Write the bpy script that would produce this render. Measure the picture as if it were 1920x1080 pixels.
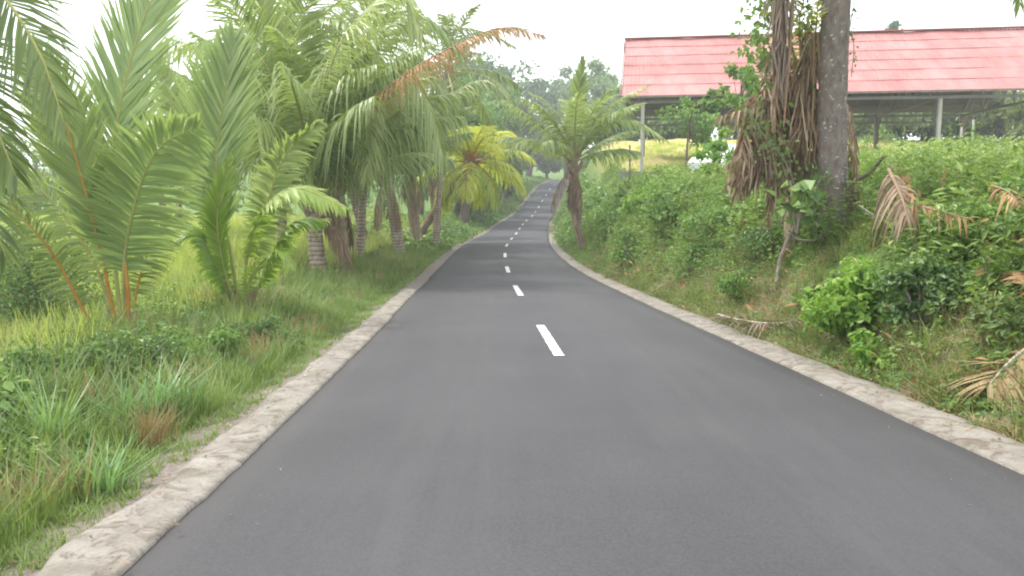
import bpy, math, random
import numpy as np
from mathutils import Vector
random.seed(7); RS = np.random.RandomState(11)
for o in list(bpy.data.objects): bpy.data.objects.remove(o)
S = bpy.context.scene
COL = S.collection
# ------------------------------------------------------------------ camera
F_PX = 1507.0; PITCH = math.atan(190.0/F_PX); CAMZ = 1.5
cam = bpy.data.cameras.new('camera'); camo = bpy.data.objects.new('camera', cam); COL.objects.link(camo)
cam.sensor_width = 36; cam.lens = F_PX/1920*36; cam.clip_end = 3000; cam.clip_start = .05
camo.location = (0, 0, CAMZ); camo.rotation_euler = (math.pi/2-PITCH, 0, 0)
S.camera = camo
# ------------------------------------------------------------------ world, sun, exposure
SUN_EL, SUN_AZ = math.radians(58), math.radians(-60)      # azimuth from +Y towards +X
w = bpy.data.worlds.new("World"); S.world = w; w.use_nodes = True
nt = w.node_tree; nt.nodes.clear()
wo = nt.nodes.new('ShaderNodeOutputWorld'); bg = nt.nodes.new('ShaderNodeBackground')
sky = nt.nodes.new('ShaderNodeTexSky'); sky.sky_type = 'NISHITA'; sky.sun_disc = False
sky.sun_elevation = SUN_EL; sky.sun_rotation = SUN_AZ; sky.dust_density = 3.0; sky.air_density = 1.2
tc = nt.nodes.new('ShaderNodeTexCoord'); mp = nt.nodes.new('ShaderNodeMapping'); mp.inputs['Scale'].default_value = (1, 1, 2.6)
nz = nt.nodes.new('ShaderNodeTexNoise'); nz.inputs['Scale'].default_value = 1.7; nz.inputs['Detail'].default_value = 6
cr = nt.nodes.new('ShaderNodeValToRGB'); cr.color_ramp.elements[0].position = .22; cr.color_ramp.elements[1].position = .5
cr.color_ramp.elements[0].color = (.55, .55, .55, 1); cr.color_ramp.elements[1].color = (1, 1, 1, 1)
mx = nt.nodes.new('ShaderNodeMix'); mx.data_type = 'RGBA'; mx.inputs[7].default_value = (9.0, 9.3, 9.7, 1)
L = nt.links.new
L(tc.outputs['Generated'], mp.inputs[0]); L(mp.outputs[0], nz.inputs['Vector']); L(nz.outputs[0], cr.inputs[0])
L(cr.outputs[0], mx.inputs[0]); L(sky.outputs[0], mx.inputs[6]); L(mx.outputs[2], bg.inputs[0]); bg.inputs[1].default_value = .12
L(bg.outputs[0], wo.inputs[0])
sl = bpy.data.lights.new('sun', 'SUN'); sl.energy = 2.2; sl.angle = math.radians(11); sl.color = (1, .96, .9)
so = bpy.data.objects.new('sun', sl); COL.objects.link(so)
sd = Vector((math.sin(SUN_AZ)*math.cos(SUN_EL), math.cos(SUN_AZ)*math.cos(SUN_EL), math.sin(SUN_EL)))
so.rotation_euler = sd.to_track_quat('Z', 'Y').to_euler(); so.location = (0, 0, 60)
S.view_settings.view_transform = 'Standard'; S.view_settings.look = 'None'
S.view_settings.gamma = 1; S.view_settings.use_curve_mapping = False
S.view_settings.exposure = 1.1
S.render.engine = 'CYCLES'; S.cycles.max_bounces = 6; S.cycles.diffuse_bounces = 3; S.cycles.glossy_bounces = 2
S.cycles.transmission_bounces = 3; S.cycles.volume_bounces = 0; S.cycles.transparent_max_bounces = 8
S.cycles.pixel_filter_type = 'BLACKMAN_HARRIS'; S.cycles.filter_width = 2.0

# ------------------------------------------------------------------ maths helpers
cp, sp = math.cos(PITCH), math.sin(PITCH)
def ray(x, y):
    r = (x-960)/F_PX; u = -(y-540)/F_PX
    return np.array([r, cp+u*sp, -sp+u*cp])
def P(x, y, Y):
    d = ray(x, y); k = Y/d[1]; return np.array([d[0]*k, Y, CAMZ+d[2]*k])
def sstep(a, b, v):
    t = np.clip((v-a)/(b-a), 0, 1); return t*t*(3-2*t)
_ph = RS.rand(40, 3)
def noise(x, y, sc=1.0, k=0):
    x = np.asarray(x, float)/sc; y = np.asarray(y, float)/sc; v = 0
    for i in range(7):
        a = _ph[(i+k*7) % 40]; th = a[0]*6.283+i*2.4; f = .6+1.5*a[1]
        v = v+np.sin((x*math.cos(th)+y*math.sin(th))*f*3+a[2]*6.283+1.3*np.sin((x*math.sin(th)-y*math.cos(th))*f*1.7+a[1]*9))
    return v/3.4
# centre line of the road: seventeen painted dashes give position and height
DASH = [(1031, 642), (970, 548), (951, 509), (946, 480.5), (949, 461), (959, 448.6), (968, 439), (974, 430), (980, 421.7),
        (986, 415), (998, 406), (1004, 398), (1010, 389), (1016, 378), (1024, 366), (1031, 355), (1039, 346)]
DY = [11+8.6*i for i in range(17)]
pp = [P(x, y, Y) for (x, y), Y in zip(DASH, DY)]
sl0 = -(ray(911, 434)[2]/ray(911, 434)[1]); cx0 = ray(911, 434)[0]/ray(911, 434)[1]
kY = [-60, -20, 0]+DY+[165, 185, 215, 260, 700]
kX = [pp[0][0]-cx0*71, pp[0][0]-cx0*31, pp[0][0]-cx0*11]+[p[0] for p in pp]+[10.5, 15, 25, 45, 300]
z0 = pp[0][2]
kZ = [z0+sl0*71, z0+sl0*31, z0+sl0*11]+[p[2] for p in pp]+[pp[-1][2]+1.0, pp[-1][2]+1.0, pp[-1][2]+.5, pp[-1][2]+.5, pp[-1][2]+.5]
_y = np.arange(-60, 700, .5); _g = np.exp(-np.arange(-14, 15)**2/(2*5.5**2)); _g /= _g.sum()
def _sm(v):
    q = np.interp(_y, kY, v); e = np.concatenate([q[:1].repeat(14)+(q[0]-q[1])*np.arange(14, 0, -1), q, q[-1:].repeat(14)]); return np.convolve(e, _g, 'valid')
_cx, _zr = _sm(kX), _sm(kZ)
cx = lambda Y: np.interp(Y, _y, _cx)
zr = lambda Y: np.interp(Y, _y, _zr)
print('zr', [round(float(zr(v)), 2) for v in (0, 5, 11, 20, 28, 37, 54, 71, 88, 105, 123, 149)])
HW = 2.52
KL, KR = .37, .46          # widths of the two concrete strips
def ground(X, Y):
    X = np.asarray(X, float); Y = np.asarray(Y, float)
    d = X-cx(Y); z = zr(Y)-.07
    # left side: low verge, then rice field level
    fld = np.where(Y < 45, -1.25, 0)+np.where(Y >= 45, -1.25+(np.minimum(zr(Y), 0)+1.25)*sstep(45, 90, Y)+3.0*sstep(90, 180, Y), 0)
    lk = sstep(HW+KL+2.2, HW+KL+6.5, -d)
    bump = .05*noise(X, Y, 1.1, 1)+.09*noise(X, Y, 3.5, 2)
    zl = z*(1-lk)+fld*lk+sstep(3.1, 4.2, -d)*bump-.05*sstep(2.9, 3.3, -d)
    # right side: bank and plateau
    Yc = np.maximum(Y, 0)
    pl = .62+.016*np.minimum(Yc, 40)+1.3*sstep(42, 56, Yc)+.12*np.clip(Yc-54, 0, 26)+.012*np.maximum(Yc-75, 0)
    pl = pl+.13*np.clip(X-5, 0, 9)*(1-.7*sstep(32, 50, Yc))
    w_ = 1.5+.7*sstep(10, 32, Y)+2.4*sstep(30, 55, Y)
    rk = sstep(0, 1, (d-HW-KR-.05)/(w_*1.15))
    rk = .55*rk+.45*np.clip((d-HW-KR-.05)/(w_*1.15), 0, 1)
    pl = np.maximum(pl, z+.5)
    zr_ = z*(1-rk)+pl*rk+sstep(3.2, 4.2, d)*bump*1.5
    far = sstep(160, 420, np.hypot(X, Y))*14*(.6+.4*np.sin(X*.011+1)+.2*np.sin(X*.03))
    return np.where(d < 0, zl, zr_)+far
def G(x, y, h=0):
    """where the ray through a photo point meets the ground"""
    d = ray(x, y); t = np.concatenate([np.arange(2, 60, .05), np.arange(60, 400, .5)])
    q = d[None]*(t/d[1])[:, None]; z = CAMZ+q[:, 2]; g = ground(q[:, 0], q[:, 1])+h
    i = np.argmax(z <= g); return np.array([q[i, 0], q[i, 1], float(g[i])])
def gp(X, Y): return np.array([X, Y, float(ground(X, Y))])
def nrm(v): return v/(np.linalg.norm(v, axis=-1, keepdims=True)+1e-9)

# ------------------------------------------------------------------ mesh collector (all quads)
class Geo:
    def __init__(s): s.v = []; s.f = []; s.m = []; s.t = []; s.n = 0
    def add(s, v, f, m=0, t=.5):
        v = np.asarray(v, float).reshape(-1, 3); f = np.asarray(f, int).reshape(-1, 4)
        s.v.append(v); s.f.append(f+s.n); s.n += len(v)
        s.m.append(np.full(len(f), m, int)); s.t.append(np.broadcast_to(np.asarray(t, float), (len(v),)).copy())
        return s
    def tube(s, pts, rad, n=8, m=0, t=.5, wob=0, seed=0, capped=True):
        pts = np.asarray(pts, float); k = len(pts); rad = np.broadcast_to(np.asarray(rad, float), (k,)).copy()
        if capped:
            pts = np.concatenate([pts[:1], pts, pts[-1:]]); rad = np.concatenate([[1e-4], rad, [1e-4]]); k += 2
        T = nrm(np.gradient(pts[1:-1] if capped else pts, axis=0))
        if capped: T = np.concatenate([T[:1], T, T[-1:]])
        ref = np.array([0, 1, 0.]) if abs(T[len(T)//2][1]) < .8 else np.array([1, 0, 0.])
        A = nrm(np.cross(T, ref)); B = np.cross(T, A)
        a = np.arange(n)*2*math.pi/n; rr = rad[:, None]*np.ones((k, n))
        if wob: rr = rr*(1+wob*np.random.RandomState(seed).uniform(-1, 1, (k, n)))
        V = pts[:, None]+rr[..., None]*(np.cos(a)[None, :, None]*A[:, None]+np.sin(a)[None, :, None]*B[:, None])
        i, j = np.meshgrid(np.arange(k-1), np.arange(n), indexing='ij'); j2 = (j+1) % n
        f = np.stack([i*n+j, i*n+j2, (i+1)*n+j2, (i+1)*n+j], -1)
        return s.add(V, f, m, t)
    def box(s, c, h, m=0, ax=None, t=.5):
        ax = np.eye(3) if ax is None else np.asarray(ax, float)
        q = np.array([[x, y, z] for x in (-1, 1) for y in (-1, 1) for z in (-1, 1)])*np.asarray(h)
        return s.add(np.asarray(c)+q@ax, [[0, 1, 3, 2], [4, 6, 7, 5], [0, 4, 5, 1], [2, 3, 7, 6], [0, 2, 6, 4], [1, 5, 7, 3]], m, t)
    def bar(s, a, b, w_, h, m=0):
        a = np.asarray(a, float); b = np.asarray(b, float); T = nrm(b-a)
        up = np.array([0, 0, 1.]) if abs(T[2]) < .95 else np.array([0, 1., 0]); X = nrm(np.cross(T, up)); Z = np.cross(X, T)
        return s.box((a+b)/2, (np.linalg.norm(b-a)/2, w_/2, h/2), m, [T, X, Z])
    def leaves(s, c, d, nn, ln, wd, m=0, t=.5, fold=.0):
        """diamond leaves: root c, direction d, normal nn, length, width"""
        d = nrm(d); wv = nrm(np.cross(d, nn)); ln = np.asarray(ln)[..., None]; wd = np.asarray(wd)[..., None]
        n2 = nrm(np.cross(wv, d)); mid = c+d*ln*.45+n2*fold*wd
        V = np.stack([c, mid+wv*wd*.5, c+d*ln-n2*.12*ln, mid-wv*wd*.5], 1)
        k = len(c); return s.add(V, np.arange(k*4).reshape(k, 4), m, np.repeat(np.broadcast_to(t, (k,)), 4))
    def build(s, name, mats, parent=None, smooth=False, loc=None):
        V = np.concatenate(s.v); F = np.concatenate(s.f)
        org = np.zeros(3)
        if parent is not None: org = np.array(parent.location)
        elif loc is not None: org = np.asarray(loc, float)
        V = V-org
        me = bpy.data.meshes.new(name); me.vertices.add(len(V)); me.vertices.foreach_set('co', V.astype(np.float32).ravel())
        me.loops.add(F.size); me.loops.foreach_set('vertex_index', F.astype(np.int32).ravel())
        me.polygons.add(len(F)); me.polygons.foreach_set('loop_start', np.arange(0, F.size, 4, dtype=np.int32))
        me.polygons.foreach_set('material_index', np.concatenate(s.m).astype(np.int32))
        me.polygons.foreach_set('use_smooth', np.full(len(F), smooth))
        at = me.attributes.new('tint', 'FLOAT', 'POINT'); at.data.foreach_set('value', np.concatenate(s.t).astype(np.float32))
        for m in (mats if isinstance(mats, (list, tuple)) else [mats]): me.materials.append(m)
        me.update(calc_edges=True)
        ob = bpy.data.objects.new(name, me); COL.objects.link(ob)
        if parent is not None: ob.parent = parent
        elif loc is not None: ob.location = tuple(org)
        return ob
def thing(name, label, cat, loc, group=None):
    o = bpy.data.objects.new(name, None); COL.objects.link(o); o.location = tuple(float(v) for v in loc)
    o.empty_display_size = .2; return tag(o, label, cat, group)
def tag(o, label=None, cat=None, group=None, kind=None):
    if label: o['label'] = label
    if cat: o['category'] = cat
    if group: o['group'] = group
    if kind: o['kind'] = kind
    return o

# ------------------------------------------------------------------ materials
def newmat(name):
    m = bpy.data.materials.new(name); m.use_nodes = True; m.node_tree.nodes.clear()
    return m, m.node_tree, m.node_tree.nodes.new('ShaderNodeOutputMaterial')
def ramp(nt, fac, stops):
    r = nt.nodes.new('ShaderNodeValToRGB'); e = r.color_ramp.elements
    while len(e) < len(stops): e.new(.5)
    for q, (p, c) in zip(e, stops): q.position = p; q.color = (*c, 1)
    nt.links.new(fac, r.inputs[0]); return r.outputs[0]
def ntex(nt, sc, det=4, rough=.55, stretch=None, dist=0):
    g = nt.nodes.new('ShaderNodeNewGeometry'); n = nt.nodes.new('ShaderNodeTexNoise'); n.inputs['Scale'].default_value = sc
    n.inputs['Detail'].default_value = det; n.inputs['Roughness'].default_value = rough; n.inputs['Distortion'].default_value = dist
    if stretch:
        mp = nt.nodes.new('ShaderNodeMapping'); mp.inputs['Scale'].default_value = stretch
        nt.links.new(g.outputs['Position'], mp.inputs[0]); nt.links.new(mp.outputs[0], n.inputs['Vector'])
    else: nt.links.new(g.outputs['Position'], n.inputs['Vector'])
    return n.outputs[0]
def mixc(nt, fac, a, b, mode='MIX'):
    m = nt.nodes.new('ShaderNodeMix'); m.data_type = 'RGBA'; m.blend_type = mode
    for v, i in ((fac, 0), (a, 6), (b, 7)):
        if hasattr(v, 'is_linked') or hasattr(v, 'links'): nt.links.new(v, m.inputs[i])
        elif i == 0: m.inputs[0].default_value = v
        else: m.inputs[i].default_value = (*v, 1)
    return m.outputs[2]
def bsdf(nt, out, col, rough=.8, bump=None, bs=.3, spec=.3, dist=.02):
    b = nt.nodes.new('ShaderNodeBsdfPrincipled'); b.inputs['Roughness'].default_value = rough
    b.inputs['Specular IOR Level'].default_value = spec
    if hasattr(col, 'links'): nt.links.new(col, b.inputs[0])
    else: b.inputs[0].default_value = (*col, 1)
    if bump is not None:
        bm = nt.nodes.new('ShaderNodeBump'); bm.inputs['Strength'].default_value = bs; bm.inputs['Distance'].default_value = dist
        nt.links.new(bump, bm.inputs['Height']); nt.links.new(bm.outputs[0], b.inputs['Normal'])
    if out: nt.links.new(b.outputs[0], out.inputs[0])
    return b
def leafmat(name, lo, mid, hi, rough=.5, tr=.35, spec=.4, nsc=1.2):
    m, nt, out = newmat(name); a = nt.nodes.new('ShaderNodeAttribute'); a.attribute_name = 'tint'
    ad = nt.nodes.new('ShaderNodeMath'); ad.operation = 'MULTIPLY_ADD'; ad.inputs[1].default_value = .55; ad.inputs[2].default_value = -.27
    nt.links.new(ntex(nt, nsc, 3), ad.inputs[0])
    a2 = nt.nodes.new('ShaderNodeMath'); nt.links.new(a.outputs['Fac'], a2.inputs[0]); nt.links.new(ad.outputs[0], a2.inputs[1])
    c = ramp(nt, a2.outputs[0], [(.05, lo), (.5, mid), (.95, hi)])
    b = bsdf(nt, None, c, rough, spec=spec)
    t = nt.nodes.new('ShaderNodeBsdfTranslucent'); tc_ = mixc(nt, .5, c, (min(1, mid[0]*2.0), min(1, mid[1]*1.9), mid[2]*.7)); nt.links.new(tc_, t.inputs[0])
    x = nt.nodes.new('ShaderNodeMixShader'); x.inputs[0].default_value = tr
    nt.links.new(b.outputs[0], x.inputs[1]); nt.links.new(t.outputs[0], x.inputs[2]); nt.links.new(x.outputs[0], out.inputs[0])
    return m
def barkmat(name, a, b_, sc=6, ring=0, lichen=0):
    m, nt, out = newmat(name); n1 = ntex(nt, sc, 6, .65, (1, 1, .5))
    c = ramp(nt, n1, [(.3, a), (.7, b_)]); h = n1
    if ring:
        g = nt.nodes.new('ShaderNodeNewGeometry'); wv = nt.nodes.new('ShaderNodeTexWave'); wv.wave_type = 'BANDS'; wv.bands_direction = 'Z'
        wv.inputs['Scale'].default_value = ring; wv.inputs['Distortion'].default_value = 2.5; wv.inputs['Detail'].default_value = 3; wv.inputs['Detail Scale'].default_value = 1.2
        nt.links.new(g.outputs['Position'], wv.inputs['Vector'])
        rr = ramp(nt, wv.outputs[0], [(0, (.45, .42, .38)), (.35, (1, 1, 1)), (1, (1, 1, 1))]); c = mixc(nt, .85, c, rr, 'MULTIPLY'); h = wv.outputs[0]
    if lichen:
        l = ramp(nt, ntex(nt, 16, 3, .6), [(.62, (0, 0, 0)), (.66, (1, 1, 1))]); c = mixc(nt, l, c, (.40, .41, .38))
        l2 = ramp(nt, ntex(nt, 3, 4, .6), [(.45, (0, 0, 0)), (.7, (.5, .5, .5))]); c = mixc(nt, l2, c, (.16, .12, .10))
    bsdf(nt, out, c, .9, h, .6, .2, .02); return m
def plain(name, a, b_, sc=4, rough=.7, bs=.2, stretch=None, spec=.3):
    m, nt, out = newmat(name); n1 = ntex(nt, sc, 5, .6, stretch); bsdf(nt, out, ramp(nt, n1, [(.3, a), (.7, b_)]), rough, n1, bs, spec); return m

M_palm = leafmat('palm_leaf', (.11, .17, .06), (.26, .34, .125), (.46, .51, .23), .42, .35, .5, .8)
M_palmb = leafmat('palm_leaf_bright', (.10, .20, .04), (.22, .35, .06), (.42, .50, .13), .4, .42, .5, .8)
M_palmy = leafmat('palm_leaf_yellowing', (.24, .34, .07), (.47, .53, .11), (.72, .68, .20), .5, .4, .4, .8)
M_palma = leafmat('palm_leaf_pale', (.15, .22, .085), (.28, .375, .16), (.45, .53, .27), .42, .38, .5, .8)
M_palmd = leafmat('palm_leaf_olive', (.075, .12, .05), (.18, .24, .085), (.36, .40, .16), .42, .3, .5, .8)
M_dead = leafmat('dead_palm_leaf', (.07, .05, .035), (.24, .17, .115), (.46, .36, .26), .8, .2, .2, 2)
M_deado = leafmat('rusty_dead_leaf', (.12, .07, .04), (.30, .17, .08), (.48, .32, .17), .8, .2, .2, 3)
M_dead2 = leafmat('dead_grey_leaf', (.12, .09, .075), (.22, .17, .14), (.32, .26, .21), .8, .15, .2, 2)
M_orange = leafmat('orange_dead_leaf', (.20, .115, .06), (.35, .205, .11), (.48, .34, .20), .7, .3, .2, 2)
M_rib = plain('palm_rib', (.22, .24, .08), (.36, .34, .12), 3, .5)
M_ribo = plain('palm_rib_orange', (.32, .14, .03), (.42, .24, .06), 3, .5)
M_ribd = plain('dead_palm_rib', (.16, .10, .06), (.30, .20, .12), 5, .7)
M_ribg = plain('bleached_rib', (.26, .22, .17), (.40, .35, .28), 5, .7)
M_leaf = leafmat('leaf_green', (.07, .14, .04), (.145, .255, .065), (.28, .39, .12), .5, .35, .4)
M_leafl = leafmat('leaf_light_green', (.08, .18, .035), (.16, .30, .05), (.30, .42, .08), .5, .4, .4)
M_leafd = leafmat('leaf_dark_green', (.04, .09, .03), (.095, .175, .05), (.19, .28, .08), .45, .3, .45)
M_leafo = leafmat('leaf_olive', (.07, .11, .04), (.13, .19, .06), (.24, .28, .10), .5, .35, .4)
M_weed = leafmat('weed_leaf', (.045, .10, .025), (.13, .23, .05), (.30, .40, .12), .5, .28, .4, 1.0)
M_bank = leafmat('bank_leaf', (.055, .11, .03), (.195, .295, .075), (.40, .47, .17), .5, .34, .4, .9)
M_grass = leafmat('grass_blade', (.07, .12, .03), (.17, .25, .07), (.34, .40, .16), .5, .35, .4, 1.5)
M_grassb = leafmat('tall_grass_blade', (.09, .20, .07), (.17, .31, .12), (.28, .42, .20), .45, .35, .5, 1.5)
M_rice = leafmat('rice_blade', (.20, .27, .075), (.33, .40, .12), (.48, .51, .20), .5, .45, .3, .5)
M_dry = leafmat('dry_grass', (.20, .15, .08), (.34, .26, .14), (.46, .38, .22), .8, .2, .2, 2)
M_trunk = barkmat('palm_bark', (.24, .19, .145), (.46, .39, .32), 7, 2.2)
M_trunkd = barkmat('dark_palm_bark', (.13, .105, .08), (.30, .245, .19), 7, 2.0)
M_trunkl = barkmat('lichen_palm_bark', (.10, .082, .072), (.235, .20, .18), 12, 0, 1)
M_fibre = plain('palm_fibre', (.15, .115, .08), (.42, .33, .23), 14, .9, .8, (1, 1, .15))
M_bark = barkmat('tree_bark', (.10, .08, .06), (.22, .18, .14), 8)
M_stick = plain('dead_wood', (.20, .16, .13), (.36, .31, .26), 8, .85)

# ground
def ground_mat():
    m, nt, out = newmat('ground_soil_and_grass')
    soil = ramp(nt, ntex(nt, 5, 8, .7), [(.3, (.10, .075, .055)), (.55, (.19, .145, .11)), (.75, (.30, .25, .20))])
    grs = ramp(nt, ntex(nt, 2.2, 7, .7), [(.3, (.045, .085, .025)), (.5, (.10, .17, .04)), (.72, (.19, .24, .07))])
    ric = ramp(nt, ntex(nt, .9, 7, .7), [(.3, (.20, .28, .05)), (.7, (.42, .44, .09))])
    gv = ramp(nt, ntex(nt, 30, 3, .6), [(.35, (.13, .12, .115)), (.7, (.36, .34, .32))])
    def at(n):
        a = nt.nodes.new('ShaderNodeAttribute'); a.attribute_name = n; return a.outputs['Fac']
    c = mixc(nt, at('dirt'), grs, soil); c = mixc(nt, at('gravel'), c, gv); c = mixc(nt, at('rice'), c, ric)
    c = mixc(nt, at('yellow'), c, ramp(nt, ntex(nt, .5, 6, .7), [(.3, (.26, .25, .08)), (.7, (.50, .42, .17))]))
    bsdf(nt, out, c, .95, ntex(nt, 20, 6, .7), .5, .1, .03); return m
M_ground = ground_mat()
dd = np.concatenate([-np.geomspace(500, 14, 26), np.arange(-13, -6, .5), np.arange(-6, -2.3, .13), [0], np.arange(2.3, 8, .16), np.arange(8, 16, .5), np.geomspace(16, 500, 26)])
yy = np.concatenate([-np.geomspace(200, 12, 8), np.arange(-10, 30, .25), np.arange(30, 70, .6), np.arange(70, 200, 1.8), np.geomspace(200, 1500, 26)])
DD, YY = np.meshgrid(dd, yy); XX = cx(np.clip(YY, -60, 250))+DD; ZZ = ground(XX, YY)
lidx = (np.abs(DD) < 2.3); ZZ = np.where(lidx, zr(YY)-.06, ZZ)
nr, nc = DD.shape; i, j = np.meshgrid(np.arange(nr-1), np.arange(nc-1), indexing='ij')
g = Geo(); g.add(np.stack([XX, YY, ZZ], -1), np.stack([i*nc+j, i*nc+j+1, (i+1)*nc+j+1, (i+1)*nc+j], -1))
gr = g.build('ground', M_ground, smooth=True); tag(gr, kind='structure')
nn_ = noise(XX, YY, .5, 3)
A = {'dirt': np.maximum(sstep(3.7, 3.2, -DD+.3*nn_)*(DD < 0), (DD > 0)*(.6*sstep(4.6, 3.3, DD+.5*nn_)+.25*sstep(-.2, .5, noise(XX, YY, 1.3, 4)))),
     'gravel': (DD < 0)*sstep(3.45, 3.1, -DD+.2*nn_)*.45,
     'rice': sstep(5.4, 6.6, -DD+.4*nn_)*(YY < 75)*(DD > -90),
     'yellow': sstep(38, 46, YY)*(YY < 90)*sstep(6, 9, DD)*(DD < 60)}
for k, v in A.items():
    a = gr.data.attributes.new(k, 'FLOAT', 'POINT'); a.data.foreach_set('value', v.astype(np.float32).ravel())

# road
def asphalt():
    m, nt, out = newmat('asphalt')
    c1 = ramp(nt, ntex(nt, .55, 5, .6), [(.3, (.039, .0375, .041)), (.7, (.052, .050, .054))])
    c2 = ramp(nt, ntex(nt, 55, 5, .8), [(.32, (.5, .5, .5)), (.5, (1, 1, 1)), (.68, (1.5, 1.5, 1.5))])
    c = mixc(nt, .7, c1, c2, 'MULTIPLY')
    l = ramp(nt, ntex(nt, 1.0, 5, .65, (1.6, .22, 1), .6), [(.5, (0, 0, 0)), (.85, (.55, .55, .55))]); c = mixc(nt, l, c, (.076, .073, .073))
    s2 = ramp(nt, ntex(nt, 160, 2, .5), [(.69, (0, 0, 0)), (.74, (1, 1, 1))]); c = mixc(nt, s2, c, (.13, .125, .12))
    st = ramp(nt, ntex(nt, 2.2, 6, .7, (1, .35, 1), 1.2), [(.60, (0, 0, 0)), (.72, (.5, .5, .5))]); c = mixc(nt, st, c, (.036, .034, .035))
    tt = nt.nodes.new('ShaderNodeAttribute'); tt.attribute_name = 'track'; tm = nt.nodes.new('ShaderNodeMath'); tm.operation = 'MULTIPLY'
    nt.links.new(tt.outputs['Fac'], tm.inputs[0]); nt.links.new(ramp(nt, ntex(nt, 3, 5, .7, (2.5, .12, 1)), [(.3, (.08, .08, .08)), (.7, (.42, .42, .42))]), tm.inputs[1])
    c = mixc(nt, tm.outputs[0], c, (.076, .072, .073))
    a = nt.nodes.new('ShaderNodeAttribute'); a.attribute_name = 'tint'
    c = mixc(nt, a.outputs['Fac'], c, (.075, .07, .065))
    bsdf(nt, out, c, .72, ntex(nt, 120, 3, .7), .35, .35, .004); return m
M_as = asphalt()
ry = np.concatenate([np.arange(-25, 40, .22), np.arange(40, 260, 1.0)])
dirs = np.gradient(cx(ry), ry)
def strip(offs, zoff, edge=None, ys=ry):
    """strip of cross-section points offs [(d, z)], laid along the road"""
    k = len(offs); V = []
    dn = np.gradient(cx(ys), ys); nx = 1/np.sqrt(1+dn**2); ny = -dn*nx
    for q, (d, z) in enumerate(offs):
        d = d+(edge(q, ys) if edge else 0)
        V.append(np.stack([cx(ys)+nx*d, ys+ny*d, zr(ys)+z+zoff], -1))
    V = np.stack(V, 1); n = len(ys); i, j = np.meshgrid(np.arange(n-1), np.arange(k-1), indexing='ij')
    return V, np.stack([i*k+j, i*k+j+1, (i+1)*k+j+1, (i+1)*k+j], -1)
_d = [-1.75, -1.35, -1.0, -.6, -.25, 0, .25, .6, 1.0, 1.35, 1.75]
ofs = [(-HW-.02, -.06), (-HW, 0), (-HW+.25, .008)]+[(v, .04-.0055*v*v) for v in _d]+[(HW-.25, .008), (HW, 0), (HW+.02, -.06)]
def redge(q, ys): return np.where(q <= 1, 1, 0)*(.014*noise(ys, 0, 1.6, 5)+.007*noise(ys, 3, .3, 2))+np.where(q >= 15, 1, 0)*(.014*noise(ys, 9, 1.9, 1))
V, f = strip(ofs, 0, redge); g = Geo(); g.add(V, f, 0, np.tile([.6, .4, .1]+[0]*11+[.1, .4, .6], len(ry)))
road = g.build('road', M_as, smooth=True); at_ = road.data.attributes.new('track', 'FLOAT', 'POINT'); at_.data.foreach_set('value', np.tile([0, 0, .1, .3, .9, .9, .35, .15, .3, .15, .35, .9, .9, .3, .1, 0, 0], len(ry)).astype(np.float32)); tag(road, kind='structure')
def paint():
    m, nt, out = newmat('white_road_paint'); c = ramp(nt, ntex(nt, 5, 5, .7), [(.3, (.42, .42, .43)), (.7, (.64, .64, .65))])
    wr = ramp(nt, ntex(nt, 28, 5, .75), [(.60, (0, 0, 0)), (.68, (.8, .8, .8))]); c = mixc(nt, wr, c, (.12, .115, .115)); bsdf(nt, out, c, .65, ntex(nt, 60, 3, .6), .2); return m
M_paint = paint()
def dash_mesh(y0, y1):
    ys = np.linspace(y0, y1, 41); V, f = strip([(-.066, .0425), (0, .0440), (.066, .0425)], .003, lambda q, y: .007*noise(y, q*3, .12, 2)*(q != 1), ys)
    g = Geo(); g.add(V, f, 0); o = g.build('centre_line_dash', M_paint, smooth=True); o.parent = road; return o
for Y in DY: dash_mesh(Y-1.5-.02*0, Y+1.6)
# concrete strips along both edges
def conc():
    m, nt, out = newmat('rough_concrete')
    c = ramp(nt, ntex(nt, 3.0, 8, .7), [(.28, (.15, .135, .112)), (.5, (.245, .225, .195)), (.75, (.34, .32, .285))])
    st = ramp(nt, ntex(nt, 5, 6, .75, (1, .7, 1), 1.5), [(.50, (0, 0, 0)), (.62, (.85, .85, .85))]); c = mixc(nt, st, c, (.12, .09, .07))
    ms = ramp(nt, ntex(nt, 1.6, 6, .7), [(.52, (0, 0, 0)), (.70, (.55, .55, .55))]); c = mixc(nt, ms, c, (.13, .135, .085))
    sp_ = ramp(nt, ntex(nt, 45, 3, .6), [(.3, (.75, .73, .7)), (.6, (1, 1, 1))]); c = mixc(nt, .7, c, sp_, 'MULTIPLY')
    bsdf(nt, out, c, .9, ntex(nt, 40, 6, .7), .3, .2, .008); return m
M_conc = conc()
def kerb(side, wd, ys, name, label):
    s_ = side
    o = [(s_*(HW-.005), -.10), (s_*(HW-.005), .016), (s_*(HW+.04), .030), (s_*(HW+wd*.35), .037), (s_*(HW+wd*.7), .038), (s_*(HW+wd-.03), .03), (s_*(HW+wd), .01), (s_*(HW+wd+.01), -.16)]
    if s_ < 0: o = o[::-1]
    inner = (lambda q: q <= 2) if s_ > 0 else (lambda q: q >= 5)
    def ed(q, y):
        if inner(q): return (.014*noise(y, 9, 1.9, 1) if s_ > 0 else .014*noise(y, 0, 1.6, 5)+.007*noise(y, 3, .3, 2))
        return .045*noise(y, 4+s_, 1.3, 3)+.014*noise(y, q, .25, 4)
    V, f = strip(o, 0, ed, ys)
    V[..., 2] += .0015*noise(V[..., 0]*3, V[..., 1]*3, .35, 2)
    V[0, :, 2] -= .12; V[-1, :, 2] -= .12
    g = Geo(); g.add(V, f); k = g.build(name, M_conc, smooth=True); return tag(k, label, 'kerb', kind='structure')
kerb(-1, KL, np.arange(-20, 20.5, .12), 'kerb', 'pale rough concrete edging strip on the left side of the road')
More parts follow.
